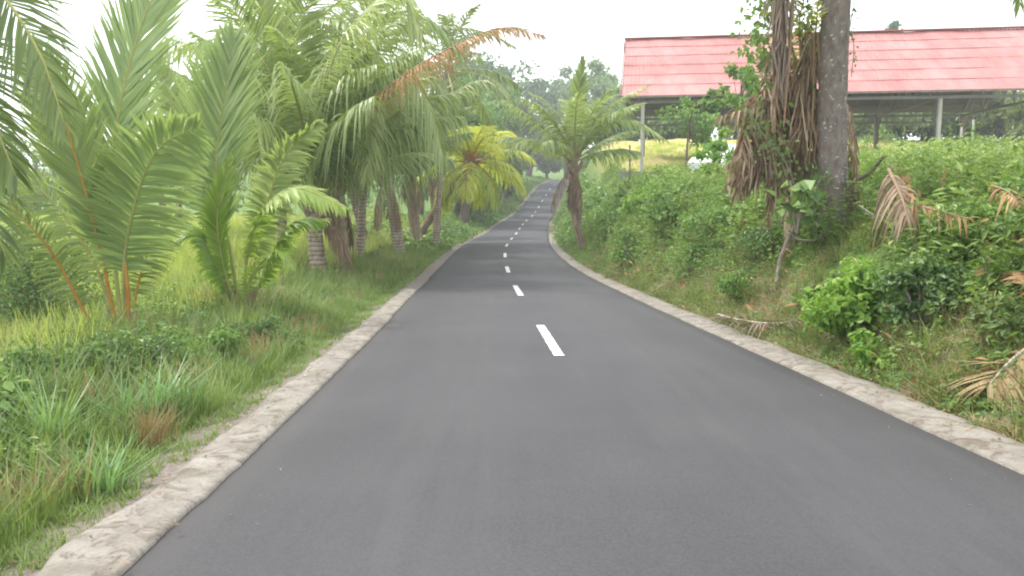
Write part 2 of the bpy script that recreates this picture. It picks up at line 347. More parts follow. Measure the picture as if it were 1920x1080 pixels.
kerb(1, KR, np.arange(-20, 62, .14), 'kerb', 'cream concrete edging strip curving along the foot of the right bank')
kerb(-1, KL, np.arange(84, 100, .5), 'kerb', 'short far concrete edging on the left of the climbing road')
kerb(-1, KL, np.arange(104, 146, .5), 'kerb', 'far pale concrete edging on the left near the top of the rise')

# ------------------------------------------------------------------ palm fronds
def crom(pts, n):
    p = np.asarray(pts, float); p = np.concatenate([[2*p[0]-p[1]], p, [2*p[-1]-p[-2]]]); k = len(p)-3
    t = np.linspace(0, k-1e-6, n); i = t.astype(int); u = (t-i)[:, None]
    a, b, c, d = p[i], p[i+1], p[i+2], p[i+3]
    return .5*((2*b)+(-a+c)*u+(2*a-5*b+4*c-d)*u*u+(-a+3*b-3*c+d)*u**3)
def frond(pts, Ln=.8, n=60, w_=.04, droop=.35, fold=.3, start=.2, side=None, r0=.03, rs=None, tint=.5, tspread=.22, a0=75, a1=28, missing=0, rag=.15, twist=.5, tws=.35):
    rs = rs or RS; c = crom(pts, 40); seg = np.linalg.norm(np.diff(c, axis=0), axis=1); s = np.concatenate([[0], np.cumsum(seg)]); s /= s[-1]
    g = Geo(); uu = np.linspace(0, 1, 15); cc = np.stack([np.interp(uu, s, c[:, k]) for k in range(3)], -1)
    g.tube(cc, r0*(1-uu)**.7*.9+.004, 5, 1, .5, capped=False)
    t = np.linspace(start, .995, n); t = np.repeat(t, 2)+rs.uniform(-.4, .4, 2*n)/n; t = np.clip(t, 0, 1); sg = np.tile([1, -1], n)
    if missing: k = rs.rand(2*n) > missing; t = t[k]; sg = sg[k]
    p = np.stack([np.interp(t, s, c[:, k]) for k in range(3)], -1)
    Tt = nrm(np.gradient(c, axis=0)); T = nrm(np.stack([np.interp(t, s, Tt[:, k]) for k in range(3)], -1))
    if side is None: Sd = nrm(np.cross(T, [0, 0, 1.]))
    else: Sd = np.broadcast_to(np.asarray(side, float), T.shape); Sd = nrm(Sd-(Sd*T).sum(1, keepdims=True)*T)
    N = np.cross(Sd, T); N = np.where((N[:, 2:3] < 0) & (side is None), -N, N)
    v = (t-start)/(1-start); prof = np.minimum(1, .45+1.9*v)*(1-.72*np.clip((v-.45)/.55, 0, 1)**1.6)
    m = len(t); ln = Ln*prof*(1+rag*rs.uniform(-1, .5, m)); a = np.radians(a0+(a1-a0)*v+rs.normal(0, 5, m)); f = fold*(1+.5*rs.normal(0, 1, m))
    out = (np.cos(a))[:, None]*T+(np.sin(a)*np.cos(f)*sg)[:, None]*Sd+(np.sin(a)*np.sin(f))[:, None]*N; out = nrm(out)
    W = nrm(T-(T*out).sum(1, keepdims=True)*out); B = np.cross(out, W); tw = rs.normal(twist, tws, m)*sg
    W = W*np.cos(tw)[:, None]+B*np.sin(tw)[:, None]
    dr = droop*(1+.35*rs.normal(0, 1, m))
    us = [0, .3, .65, 1]; ws = [.55, 1, .75, .08]; V = []
    for u, q in zip(us, ws):
        cc = p+out*(ln*u*(1-.15*np.minimum(dr, 1.2)*u))[:, None]; cc[:, 2] -= ln*dr*u**1.9
        V += [cc+W*(w_*q*.5), cc-W*(w_*q*.5)]
    V = np.stack(V, 1); b = (np.arange(m)*8)[:, None, None]; F = b+np.array([[0, 1, 3, 2], [2, 3, 5, 4], [4, 5, 7, 6]])[None]
    ti = tint+rs.normal(0, tspread*.5, m)+.12*(v-.5); g.add(V, F, 0, np.repeat(ti, 8)); return g
def arc(base, az, el, length, bend, k=6, curl=0):
    p = np.array(base, float); out = [p.copy()]; e = el; a = az
    for q in range(k):
        st = length/k; p = p+st*np.array([math.sin(a)*math.cos(e), math.cos(a)*math.cos(e), math.sin(e)]); out.append(p.copy())
        e -= bend/k*(.5+1.0*q/k*1.3); e = max(e, -1.5); a += curl/k
    return out
def px(lst): return [P(x, y, Y) for x, y, Y in lst]
def boots(g, c, r, h, m=0, n=14, rs=RS):
    """cut leaf bases round the crown shaft"""
    for k in range(n):
        a = k*2.4; z = -h*rs.rand(); b = np.array(c)+[math.cos(a)*r*.6, math.sin(a)*r*.6, z]
        g.tube([b, b+[math.cos(a)*r*.9, math.sin(a)*r*.9, .35*h], b+[math.cos(a)*r*1.5, math.sin(a)*r*1.5, .75*h]], [r*.4, r*.28, r*.12], 5, m)
def trunk_geo(ctrl, r, flare=1.5, n=26, seed=0, N=12):
    c = crom(ctrl, n); u = np.linspace(0, 1, n); rad = r*(1+(flare-1)*np.exp(-u*9))*(1-.15*u)
    rad = rad*(1+.05*np.cos(np.arange(n)*2.1)); g = Geo(); g.tube(c, rad, N, 0, .5, .05, seed); return g
def palm(label, base, crown, r=.17, flare=1.5, nf=18, flen=4, Ln=.85, mat=M_palm, rib=M_rib, bark=M_trunk, mids=None, seed=0, dead=3, extra=(), emax=82, emin=-25,
         bend=1.5, nl=55, w_=.05, droop=.55, group='coconut palms along the road', cat='palm tree', name='coconut_palm', skirt=0, azr=None, tint=.5):
    rs = np.random.RandomState(seed+100); root = thing(name, label, cat, base, group)
    base = np.array(base, float); crown = np.array(crown, float)
    ctrl = [base-[0, 0, .25]]+([base+(crown-base)*.5] if mids is None else list(mids))+[crown]
    tg = trunk_geo(ctrl, r, flare, seed=seed); tg.build('trunk', bark, root, smooth=False)
    b = Geo(); boots(b, crown-[0, 0, .1], r*1.0, .7, 0, 16, rs); b.build('leaf_bases', M_fibre, root)
    for k in range(nf):
        q = (k+.5)/nf; el = math.radians(emax+(emin-emax)*q**1.1+rs.normal(0, 5)); az = k*2.399+rs.normal(0, .15)
        if azr: az = azr[0]+(azr[1]-azr[0])*((k*.618) % 1)
        ln = flen*(1+rs.uniform(-.12, .1))*(.8+.2*math.sin(q*3.1)); 
        fr = frond(arc(crown+[math.sin(az)*r*.5, math.cos(az)*r*.5, .1-.3*q], az, el, ln, bend*(1-.35*q)*(1+rs.normal(0, .12)), 6, rs.normal(0, .25)),
                   Ln*(1+rs.normal(0, .06)), nl, w_, droop*(.6+.8*q), .25-.3*q, .18, None, r*.18+.012, rs, tint+.1*rs.normal()-.1*q)
        fr.build('frond', [mat, rib], root)
    for k in range(dead):
        az = rs.uniform(0, 6.28); el = math.radians(rs.uniform(-75, -45))
        fr = frond(arc(crown-[0, 0, .3], az, el, min(flen, 3.6)*rs.uniform(.4, .65), .7, 5), Ln*.55, int(nl*.7), w_*.6, 1.1, -.2, .2, None, .03, rs, .5, missing=.2)
        o = fr.build('dead_frond', [M_dead, M_ribd], root); o['label'] = 'dry brown hanging frond'
    if skirt:
        for k in range(skirt):
            az = rs.uniform(0, 6.28); c0 = crown-[0, 0, rs.uniform(0, .8)]
            fr = frond(arc(c0, az, -1.25, rs.uniform(1., 2.2), .4, 4), .4, 30, w_*.6, 1.3, -.3, .1, None, .025, rs, .5, missing=.3)
            fr.build('dead_frond', [M_dead2 if k % 2 else M_dead, M_ribd], root)
    for pts, kw in extra:
        kw = dict(kw); mm = kw.pop('mats', [mat, rib]); nm = kw.pop('name', 'frond'); lb = kw.pop('label', None)
        o = frond(pts, rs=rs, **kw).build(nm, mm, root)
        if lb: o['label'] = lb
    return root

GL = 'coconut palms standing along the left verge'
# --- young palm at the left edge
bA = G(235, 655); YA = bA[1]; print('A', bA)
k = YA/9.0
exA = [
 (px([(232, 648, YA), (214, 480, YA), (208, 320, YA+.1), (238, 140, YA+.2), (292, -20, YA+.3), (370, -190, YA+.4)]), dict(twist=.12, tws=.12, Ln=1.25, n=170, w_=.055, droop=.04, fold=.1, start=.26, side=(1, -.25, 0), r0=.035, a0=44, a1=26, tint=.5, mats=[M_palma, M_rib])),
 (px([(226, 648, YA), (190, 480, YA-.1), (155, 340, YA-.2), (112, 205, YA-.3), (62, 95, YA-.3)]), dict(twist=.12, tws=.12, Ln=1.0, n=130, w_=.055, droop=.08, fold=.1, start=.36, side=(1, .3, 0), r0=.03, a0=38, a1=20, tint=.45, mats=[M_palm, M_ribo])),
 (px([(238, 648, YA), (232, 500, YA-.1), (256, 370, YA-.25), (300, 275, YA-.4), (372, 240, YA-.5)]), dict(twist=.12, tws=.12, Ln=.95, n=130, w_=.055, droop=.22, fold=.05, start=.3, side=(.8, .2, -.7), r0=.03, a0=72, a1=45, tint=.45, mats=[M_palma, M_rib])),
 (px([(222, 645, YA+.2), (180, 500, YA+.3), (100, 380, YA+.4), (10, 300, YA+.4)]), dict(twist=.12, tws=.12, Ln=.6, n=70, w_=.04, droop=.3, fold=.2, start=.3, side=(.6, .3, 1), r0=.03, a0=70, a1=35, tint=.35)),
 (px([(185, 640, YA-.3), (150, 570, YA-.3), (95, 470, YA-.5), (15, 380, YA-.8)]), dict(twist=.12, tws=.12, Ln=.45, n=60, w_=.03, droop=.3, fold=.2, start=.25, side=(.5, .3, .9), r0=.03, a0=70, a1=40, tint=.3, mats=[M_palmd, M_ribo])),
 (px([(236, 650, YA-.05), (240, 560, YA-.1), (232, 470, YA-.1), (226, 420, YA-.1)]), dict(twist=.12, tws=.12, Ln=.2, n=14, w_=.02, droop=.2, start=.7, side=(1, 0, 0), r0=.05, mats=[M_palm, M_ribo], label='orange stalk of a cut frond')),
 (px([(240, 645, YA+.3), (262, 520, YA+.4), (300, 430, YA+.6), (350, 400, YA+.8)]), dict(twist=.12, tws=.12, Ln=.5, n=50, w_=.035, droop=.35, start=.35, side=(.6, .2, -.8), r0=.025, tint=.4, mats=[M_palm, M_ribo])),
 (px([(220, 645, YA+.4), (200, 520, YA+.5), (215, 400, YA+.7), (225, 250, YA+.8)]), dict(twist=.12, tws=.12, Ln=.5, n=50, w_=.04, droop=.1, start=.4, side=(1, .2, 0), r0=.025, tint=.3, a0=40, a1=20)),
]
palm('young coconut palm with orange stalks and a tall upright frond, nearest on the left', bA, bA+[0, 0, .25], r=.11, flare=1.2, nf=0, dead=0, extra=exA, group=GL, bark=M_trunkd)
# --- second young palm
bB = G(455, 600); YB = bB[1]; print('B', bB)
exB = [
 (px([(452, 598, YB), (428, 450, YB), (404, 330, YB), (420, 190, YB+.1), (440, 70, YB+.2)]), dict(twist=.15, tws=.15, Ln=1.35, n=140, w_=.055, droop=.05, fold=.25, start=.34, side=(1, -.15, 0), r0=.035, a0=48, a1=24, tint=.55, mats=[M_palma, M_rib])),
 (px([(460, 598, YB-.1), (462, 490, YB-.3), (492, 395, YB-.5), (552, 352, YB-.7), (645, 388, YB-.9)]), dict(twist=.15, tws=.15, Ln=.5, n=95, w_=.055, droop=.35, fold=.1, start=.3, side=(.4, .8, .5), r0=.03, tint=.75, mats=[M_palmb, M_rib])),
 (px([(448, 598, YB-.2), (415, 480, YB-.3), (408, 390, YB-.4), (432, 300, YB-.4)]), dict(twist=.15, tws=.15, Ln=.45, n=85, w_=.055, droop=.05, fold=.2, start=.3, side=(1, -.2, 0), r0=.025, a0=45, a1=20, tint=.6, mats=[M_palmb, M_rib])),
 (px([(446, 598, YB), (405, 500, YB-.1), (370, 440, YB-.2), (335, 450, YB-.3)]), dict(twist=.15, tws=.15, Ln=.5, n=95, w_=.055, droop=.4, start=.25, side=(.3, .9, .4), r0=.025, tint=.5, mats=[M_palmb, M_rib])),
 (px([(466, 598, YB+.1), (500, 500, YB), (545, 420, YB), (610, 410, YB)]), dict(twist=.15, tws=.15, Ln=.5, n=95, w_=.055, droop=.4, start=.25, side=(.3, .9, .4), r0=.025, tint=.55, mats=[M_palmb, M_rib])),
 (px([(458, 598, YB+.2), (490, 430, YB+.3), (530, 300, YB+.4), (600, 230, YB+.4)]), dict(twist=.15, tws=.15, Ln=.6, n=85, w_=.06, droop=.3, start=.3, side=(.7, .2, -.6), r0=.03, tint=.5)),
 (px([(444, 598, YB+.3), (395, 400, YB+.5), (340, 240, YB+.6), (300, 110, YB+.8)]), dict(twist=.15, tws=.15, Ln=.6, n=85, w_=.06, droop=.15, start=.35, side=(.8, .2, .4), r0=.03, tint=.45)),
 (px([(455, 598, YB-.3), (470, 520, YB-.6), (520, 470, YB-.9), (545, 500, YB-1.1)]), dict(twist=.15, tws=.15, Ln=.4, n=40, w_=.035, droop=.4, start=.25, r0=.02, tint=.5, mats=[M_palmb, M_rib])),
]
palm('young stemless coconut palm with bright green fan fronds, second along the left verge', bB, bB+[0, 0, .25], r=.12, flare=1.2, nf=0, dead=0, extra=exB, group=GL, bark=M_trunkd)
# --- frond entering from the left border: palm standing just outside the frame
bX = gp(-7.4, 8.6)
palm('coconut palm just off the left edge whose dark fronds reach into the top left corner', bX, bX+[.3, 0, 4.6], r=.15, nf=2, azr=(3.6, 4.4), flen=3.0, mat=M_palmd, seed=4, dead=0, group=GL, tint=.4,
     extra=[(px([(-330, -60, 8.6), (-200, -160, 8.2), (-40, -60, 7.9), (70, 90, 7.7), (120, 230, 7.6)]), dict(Ln=.75, n=80, w_=.03, droop=.35, fold=.1, start=.2, side=(.8, .2, .5), tint=.3)),
            (px([(-330, -20, 8.6), (-190, 20, 8.2), (-60, 130, 8), (30, 330, 7.9)]), dict(Ln=.8, n=80, w_=.035, droop=.3, fold=.1, start=.2, side=(.8, .2, .4), tint=.25)),
            (px([(-330, 20, 8.8), (-200, 90, 8.8), (-80, 230, 8.8), (10, 480, 8.8)]), dict(Ln=.8, n=70, w_=.035, droop=.3, fold=.1, start=.2, side=(.8, .2, .4), tint=.3))])
# --- main cluster
b1 = G(603, 532); b2 = G(642, 505); b3 = G(694, 472); print('C', b1, b2, b3)
Y1, Y2, Y3 = b1[1], b2[1], b3[1]
ex1 = [
 (px([(598, 345, Y1), (640, 260, Y1-1.2), (700, 192, Y1-2.6), (765, 135, Y1-3.2), (845, 90, Y1-3.6), (935, 52, Y1-3.8), (1020, 66, Y1-4)]),
             dict(Ln=.62, n=130, w_=.04, droop=1.05, fold=-.1, start=.36, r0=.045, tint=.6, missing=.12, mats=[M_orange, M_ribd], name='dead_frond', label='long arching orange brown dead frond')),
 (px([(585, 360, Y1), (575, 300, Y1-.5), (600, 190, Y1-1.2), (650, 60, Y1-1.8), (745, -20, Y1-1.3), (790, 60, Y1-1.5)]), dict(Ln=1.5, n=120, w_=.06, droop=.95, fold=-.1, start=.2, side=None, r0=.04, tint=.75)),
 (px([(580, 360, Y1), (545, 260, Y1-.5), (500, 120, Y1-.5), (488, -60, Y1-.6)]), dict(Ln=1.7, n=110, w_=.07, droop=.15, fold=.2, start=.2, side=(1, -.1, 0), r0=.04, tint=.65, a0=60)),
 (px([(590, 360, Y1), (640, 250, Y1-.8), (690, 205, Y1-1.2), (690, 330, Y1-1.5)]), dict(Ln=1.1, n=60, w_=.055, droop=.6, start=.25, r0=.03, tint=.7)),
 (px([(570, 370, Y1), (520, 250, Y1-.4), (455, 150, Y1-.5), (385, 95, Y1-.5), (310, 70, Y1)]), dict(Ln=1.25, n=70, w_=.065, droop=.6, start=.2, r0=.035, tint=.55)),
 (px([(590, 360, Y1), (560, 330, Y1-1.2), (515, 270, Y1-1.1), (440, 330, Y1-1.3)]), dict(Ln=1.0, n=50, w_=.06, droop=.7, start=.25, r0=.03, tint=.55)),
 (px([(590, 360, Y1), (565, 210, Y1+.3), (560, 60, Y1+.5), (610, -80, Y1+.6)]), dict(Ln=1.6, n=100, w_=.065, droop=.25, fold=.2, start=.2, side=(1, 0, 0), r0=.035, tint=.4)),
 (px([(590, 360, Y1), (640, 190, Y1+.3), (700, 40, Y1+.5), (760, -120, Y1+.6)]), dict(Ln=1.6, n=100, w_=.065, droop=.35, fold=.1, start=.2, side=(1, 0, -.2), r0=.035, tint=.45)),
 (px([(585, 360, Y1), (540, 200, Y1-.8), (450, 40, Y1-1.2), (400, -90, Y1-1.3)]), dict(Ln=1.5, n=95, w_=.06, droop=.3, fold=.1, start=.2, side=(1, 0, .2), r0=.05, tint=.35)),
 (px([(600, 360, Y1), (650, 240, Y1-.9), (740, 130, Y1-1.6), (800, 190, Y1-2.0), (830, 290, Y1-2.2)]), dict(Ln=1.3, n=90, w_=.055, droop=.9, fold=-.1, start=.2, r0=.05, tint=.5)),
 (px([(595, 360, Y1), (630, 200, Y1-.3), (690, 80, Y1-.5), (790, 30, Y1-.7), (860, 90, Y1-.8)]), dict(Ln=1.4, n=90, w_=.06, droop=.8, fold=-.1, start=.2, r0=.05, tint=.35)),
]
palm('large coconut palm with pale ringed trunk, foremost of the leaning cluster', b1, P(588, 365, Y1), r=.25, flare=1.15, nf=28, flen=5.9, seed=1, dead=1, extra=ex1, mids=[P(590, 440, Y1)], group=GL, emin=38, bend=1.25, nl=105, Ln=1.4, w_=.055, droop=.85)
palm('stout coconut palm wrapped in brown fibre, middle of the leaning cluster', b2, P(628, 330, Y2), r=.36, flare=1.1, nf=30, flen=6.3, Ln=1.45, w_=.075, droop=.75, seed=2, dead=3, bark=M_fibre, group=GL, mids=[P(634, 420, Y2)], mat=M_palmd, emin=36, bend=1.25, skirt=2, nl=80)
palm('grey slanting coconut palm at the back right of the leaning cluster', b3, P(645, 290, Y3+.5), r=.2, flare=1.2, nf=24, flen=5.8, Ln=1.2, w_=.065, nl=70, droop=.7, seed=3, dead=2, mids=[P(668, 390, Y3)], group=GL, emin=36, bend=1.2, bark=M_trunkd, mat=M_palmd)
b4 = G(752, 488); Y4 = b4[1]; b5 = G(787, 468); Y5 = b5[1]; b6 = G(822, 448); Y6 = b6[1]; print('D', b4, b5, b6)
palm('coconut palm with boldly banded leaning trunk beside the verge', b4, P(722, 320, Y4), r=.27, flare=1.3, nf=22, flen=4.6, Ln=1.2, w_=.065, nl=70, droop=.7, seed=5, emin=42, bend=1.1, dead=2, mids=[P(738, 400, Y4)], group=GL, mat=M_palmd, skirt=1,
     extra=[(px([(722, 315, Y4), (760, 250, Y4-.7), (830, 190, Y4-1), (905, 150, Y4-1.2), (960, 190, Y4-1.3)]), dict(Ln=1.2, n=70, w_=.07, droop=.8, fold=-.1, start=.2, r0=.05, tint=.6))])
palm('coconut palm with brown stalk bases, just beyond the banded trunk', b5, P(765, 300, Y5), r=.3, flare=1.2, nf=22, flen=4.4, Ln=1.2, w_=.085, nl=65, seed=6, emin=42, bend=1.1, dead=2, group=GL, bark=M_fibre, skirt=1, mids=[P(772, 380, Y5)])
palm('dark trunked coconut palm behind the brown stalk palm', b6, P(805, 290, Y6), r=.3, flare=1.2, nf=22, flen=4.4, Ln=1.2, w_=.10, nl=60, seed=7, emin=38, bend=1.2, dead=3, group=GL, bark=M_trunkd, mat=M_palmd)
b7 = gp(float(cx(47))-5.6, 47.); Y7 = 47.; print('E', b7)
palm('yellowing coconut palm with drooping golden fronds, farthest of the verge palms', b7+[-.1, 0, 0], P(884, 300, Y7), r=.24, flare=1.2, nf=24, flen=4.0, Ln=1.1, seed=8, dead=0, group=GL, mat=M_palmy, rib=M_ribo, bark=M_fibre, emax=75, emin=-30, bend=2.0, w_=.08, nl=45)
# taller palms behind the cluster
for q, (x, y, Y, fl, lb, mt) in enumerate([(700, 70, 32, 6.2, 'tall coconut palm showing its crown above the banded trunk palm', M_palmd),
        (840, 130, 44, 5, 'tall coconut palm behind the dark trunked palm', M_palmd), (530, 110, 28, 6, 'tall coconut palm rising behind the leaning cluster', M_palm),
        (620, 140, 40, 6.4, 'coconut palm seen between the two tall palms behind the cluster', M_palmd), (335, 240, 40, 3.6, 'small pale palm in the rice field behind the fan palm', M_palmb)]):
    c = P(x, y, Y); bb = gp(c[0]-(.8 if q < 2 else .3), Y); palm(lb, bb, c, r=.16, nf=18, flen=fl, seed=20+q, dead=1, nl=40, w_=.08, mat=mt, group='coconut palms behind the verge row', bark=M_trunk)
# --- palm right of the road
b8 = G(1098, 468); Y8 = b8[1]; print('I', b8)
ex8 = [(px([(1078, 290, Y8), (1082, 200, Y8), (1092, 110, Y8)]), dict(Ln=.9, n=50, w_=.09, droop=.1, fold=.3, start=.15, side=(1, 0, 0), r0=.06, a0=45, a1=20, tint=.35)),
       (px([(1072, 290, Y8), (1030, 250, Y8-.5), (990, 215, Y8-1), (945, 188, Y8-1.4)]), dict(Ln=.9, n=50, w_=.08, droop=.7, fold=0, start=.15, r0=.05, tint=.6)),
       (px([(1072, 300, Y8), (1030, 280, Y8-.5), (985, 262, Y8-1), (950, 285, Y8-1.4)]), dict(Ln=.8, n=45, w_=.08, droop=.7, fold=0, start=.15, r0=.05, tint=.6)),
       (px([(1084, 290, Y8), (1120, 220, Y8-.5), (1165, 185, Y8-1), (1215, 160, Y8-1.4)]), dict(Ln=.8, n=45, w_=.07, droop=.5, fold=0, start=.15, r0=.05, tint=.4)),
       (px([(1084, 292, Y8), (1130, 240, Y8-.5), (1185, 225, Y8-.8), (1250, 262, Y8-1.2)]), dict(Ln=.8, n=45, w_=.08, droop=.6, fold=0, start=.15, r0=.05, tint=.6))]
palm('coconut palm with shaggy brown skirt on the right bank at the bend', b8, P(1077, 295, Y8), r=.19, flare=1.35, nf=15, flen=4.0, seed=9, dead=4, extra=ex8, mids=[P(1078, 400, Y8)], group=None, bark=M_fibre, w_=.08, nl=45, skirt=8, emin=22, bend=1.15)

# --- tall trunk on the right bank and what hangs by it
bT = G(1560, 440); YT = bT[1]; print('T', bT)
root = thing('coconut_palm', 'tall lichen spotted coconut trunk on the right bank, leaving the top of the frame', 'palm tree', bT)
top = P(1575, -420, YT+.2)
c = crom([bT-[0, 0, .5], bT+[.0, 0, .45], P(1560, 220, YT), P(1567, 0, YT), top], 60); u = np.linspace(0, 1, 60)
rad = (.215+.17*np.exp(-u*14))*(1+.012*np.cos(np.arange(60)*1.9)); rad[-8:] *= .95
g = Geo(); g.tube(c, rad, 18, 0, .5, .045, 3); g.build('trunk', M_trunkl, root, smooth=True)
rs_ = np.random.RandomState(3); b_ = Geo(); boots(b_, top, .24, .8, 0, 16, rs_); b_.build('leaf_bases', M_fibre, root)
for k in range(20):
    q = k/20; az = k*2.399; fr = frond(arc(top, az, math.radians(80-60*q), 4.6, 1.0, 6), .9, 55, .05, .5, .1, .18, None, .045, rs_, .45); fr.build('frond', [M_palm, M_rib], root)
fr = frond(px([(1575, -400, YT), (1700, -620, YT-.5), (1830, -420, YT-.8), (1900, -120, YT-1), (1912, 14, YT-1)]), .7, 70, .04, .3, 0, .2, None, .04, rs_, .4); fr.build('frond', [M_palmd, M_rib], root)
# short palm behind with dead fronds
YK = YT+1.0; cK = P(1500, 175, YK); bK = gp(cK[0]-.05, YK)
exK = []
for (pl_, Lx, mt) in [([(1500, 180), (1440, 190), (1400, 240), (1385, 330)], .35, M_dead), ([(1500, 185), (1450, 215), (1420, 270), (1375, 360)], .38, M_dead), ([(1495, 190), (1470, 230), (1460, 310), (1445, 390)], .3, M_dead),
        ([(1500, 190), (1495, 250), (1480, 330), (1470, 400)], .3, M_dead), ([(1505, 190), (1515, 250), (1520, 320), (1500, 380)], .28, M_dead2), ([(1500, 180), (1460, 170), (1410, 180), (1390, 230)], .3, M_dead),
        ([(1498, 186), (1440, 240), (1400, 300), (1368, 352)], .28, M_dead), ([(1510, 190), (1535, 250), (1540, 330), (1530, 400)], .25, M_dead2), ([(1500, 170), (1480, 240), (1440, 280), (1400, 330)], .3, M_dead2),
        ([(1505, 260), (1480, 280), (1440, 300), (1380, 345)], .3, M_dead), ([(1515, 200), (1560, 260), (1590, 300), (1600, 370)], .22, M_dead)]:
  for rep in range(3):
    exK.append(([P(x+rep*random.uniform(-22, 25), y+rep*random.uniform(-60, 30), YK-.25-.35*i/4+random.uniform(-.15, .15)) for i, (x, y) in enumerate(pl_)], dict(Ln=Lx*1.1, n=60, w_=.032, droop=.85, fold=-.2, start=.1, r0=.02, missing=.25, rag=.6, twist=.7, tws=.8, tspread=.55, tint=.55, mats=[mt, M_ribd], name='dead_frond')))
for pl_ in ([(1500, 180), (1490, 110), (1470, 40), (1430, 20)], [(1505, 180), (1500, 90), (1500, 30), (1520, -40)], [(1500, 180), (1470, 120), (1445, 100), (1430, 130)], [(1505, 170), (1525, 110), (1530, 50), (1535, 0)]):
    exK.append(([P(x, y, YK-1.3*i/3) for i, (x, y) in enumerate(pl_)], dict(Ln=.36, n=50, w_=.03, droop=.3, fold=.1, start=.12, side=(1, 0, 0), r0=.02, tint=.6, mats=[M_palmy if pl_[1][0] in (1490, 1525) else M_leafo, M_ribo])))
palm('short palm smothered in rust brown dead fronds, close behind the tall grey trunk', bK, cK, r=.13, flare=1.2, nf=0, dead=0, extra=exK, group=None, bark=M_fibre)
# the hanging grey bundle: two long dead fronds caught on the trunk
def hanging(label, x0, y0, x1, y1, Y, mat, seed, wdt):
    rs = np.random.RandomState(seed); g = Geo(); n = 260
    a = P(x0, y0, Y); b = P(x1, y1, Y)
    for k in range(4):
        o = rs.normal(0, .05, 3); g.tube(crom([a+o, (a+b)/2+o*1.6, b+o], 8), [.03, .028, .025, .02, .02, .015, .012, .01], 5, 1)
    t = rs.rand(n)*.75; r0_ = a+(b-a)*t[:, None]+rs.normal(0, wdt*.25, (n, 3))*[1, .6, 0]
    ln = rs.uniform(.35, .8, n); m = n
    V = []
    off = rs.normal(0, wdt*.35, (n, 3))*[1, .6, 0]; W = nrm(rs.normal(0, 1, (n, 3))*[1, 1, .05])
    for u, q in zip([0, .3, .65, 1], [.6, 1, .8, .15]):
        cc = r0_+off*u; cc = cc-np.stack([0*ln, 0*ln, ln*u], -1); V += [cc+W*.016*q, cc-W*.016*q]
    V = np.stack(V, 1); F = (np.arange(m)*8)[:, None, None]+np.array([[0, 1, 3, 2], [2, 3, 5, 4], [4, 5, 7, 6]])[None]
    g.add(V, F, 0, np.repeat(rs.normal(.5, .2, m), 8)); o = g.build('hanging_dead_frond', [mat, M_ribd], loc=a)
    return tag(o, label, 'dead frond', 'dead fronds hanging on the right trunk')
hanging('long grey brown bundle of dead leaflets hanging left of the tall trunk', 1478, -260, 1458, 235, YT-.55, M_dead2, 1, .30)
hanging('rust brown ragged frond dangling directly against the tall trunk', 1520, 60, 1512, 300, YT+.15, M_dead, 2, .34)

# ------------------------------------------------------------------ leafy things
def blob(rs, n, c, r, size, asp=.55, up=.5, tint=.5, shell=.5, g=None, m=0, fold=.15, tsp=.16):
    """n leaves spread in an uneven clump round c"""
    g = g or Geo(); r = np.asarray(r, float)*np.ones(3); d = nrm(rs.normal(0, 1, (n, 3))); q = rs.rand(n)**shell
    p = c+d*r*q[:, None]; nn = nrm(d*.6+rs.normal(0, .6, (n, 3))+[0, 0, up]); dr = nrm(np.cross(nn, rs.normal(0, 1, (n, 3)))+[0, 0, -.3])
    ln = size*rs.uniform(.6, 1.3, n); g.leaves(p, dr, nn, ln, ln*asp, m, tint+rs.normal(0, tsp, n), fold); return g
def tree(label, base, h, cw, leaf=.25, n=4000, mat=M_leafd, clumps=34, seed=0, th=.4, name='broadleaf_tree', group=None, r=None, bark=M_bark, cat='tree', flat=.8, tint=.5):
    rs = np.random.RandomState(seed+500); base = np.array(base, float)
    dx = base[0]-cx(base[1]); lim = min(3.2+cw*.35, 7)
    if base[1] < 185 and abs(dx) < lim: base[0] = cx(base[1])+(lim if dx > 0 else -lim)
    root = thing(name, label, cat, base, group); r = r or h*.022
    cc = base+[0, 0, h*(th+(1-th)*.5)]; R = np.array([cw/2, cw/2, h*(1-th)/2])
    tg = Geo(); top = cc+[rs.normal(0, .3), rs.normal(0, .3), R[2]*.4]
    tg.tube(crom([base-[0, 0, .3], base+[rs.normal(0, .03)*h, 0, h*.3], cc, top], 14), np.linspace(r*1.4, r*.3, 14), 8, 0, .5, .06, seed)
    cg = Geo(); per = max(8, n//clumps)
    for k in range(clumps):
        d = nrm(rs.normal(0, 1, 3)); q = rs.uniform(.45, 1.0); pc = cc+d*R*q; rr = R.mean()*rs.uniform(.2, .42)
        blob(rs, int(per*rs.uniform(.6, 1.4)), pc, [rr*1.15, rr*1.15, rr*flat], leaf, tint=tint+rs.normal(0, .1), g=cg, shell=.45)
        if k < 12:
            s0 = base+(cc-base)*rs.uniform(.55, 1.0); tg.tube(crom([s0, (s0+pc)/2+[0, 0, -.05*h*rs.rand()], pc], 6), np.linspace(r*.45, r*.1, 6), 5, 0)
    tg.build('trunk', bark, root, smooth=True); cg.build('crown', mat, root); return root
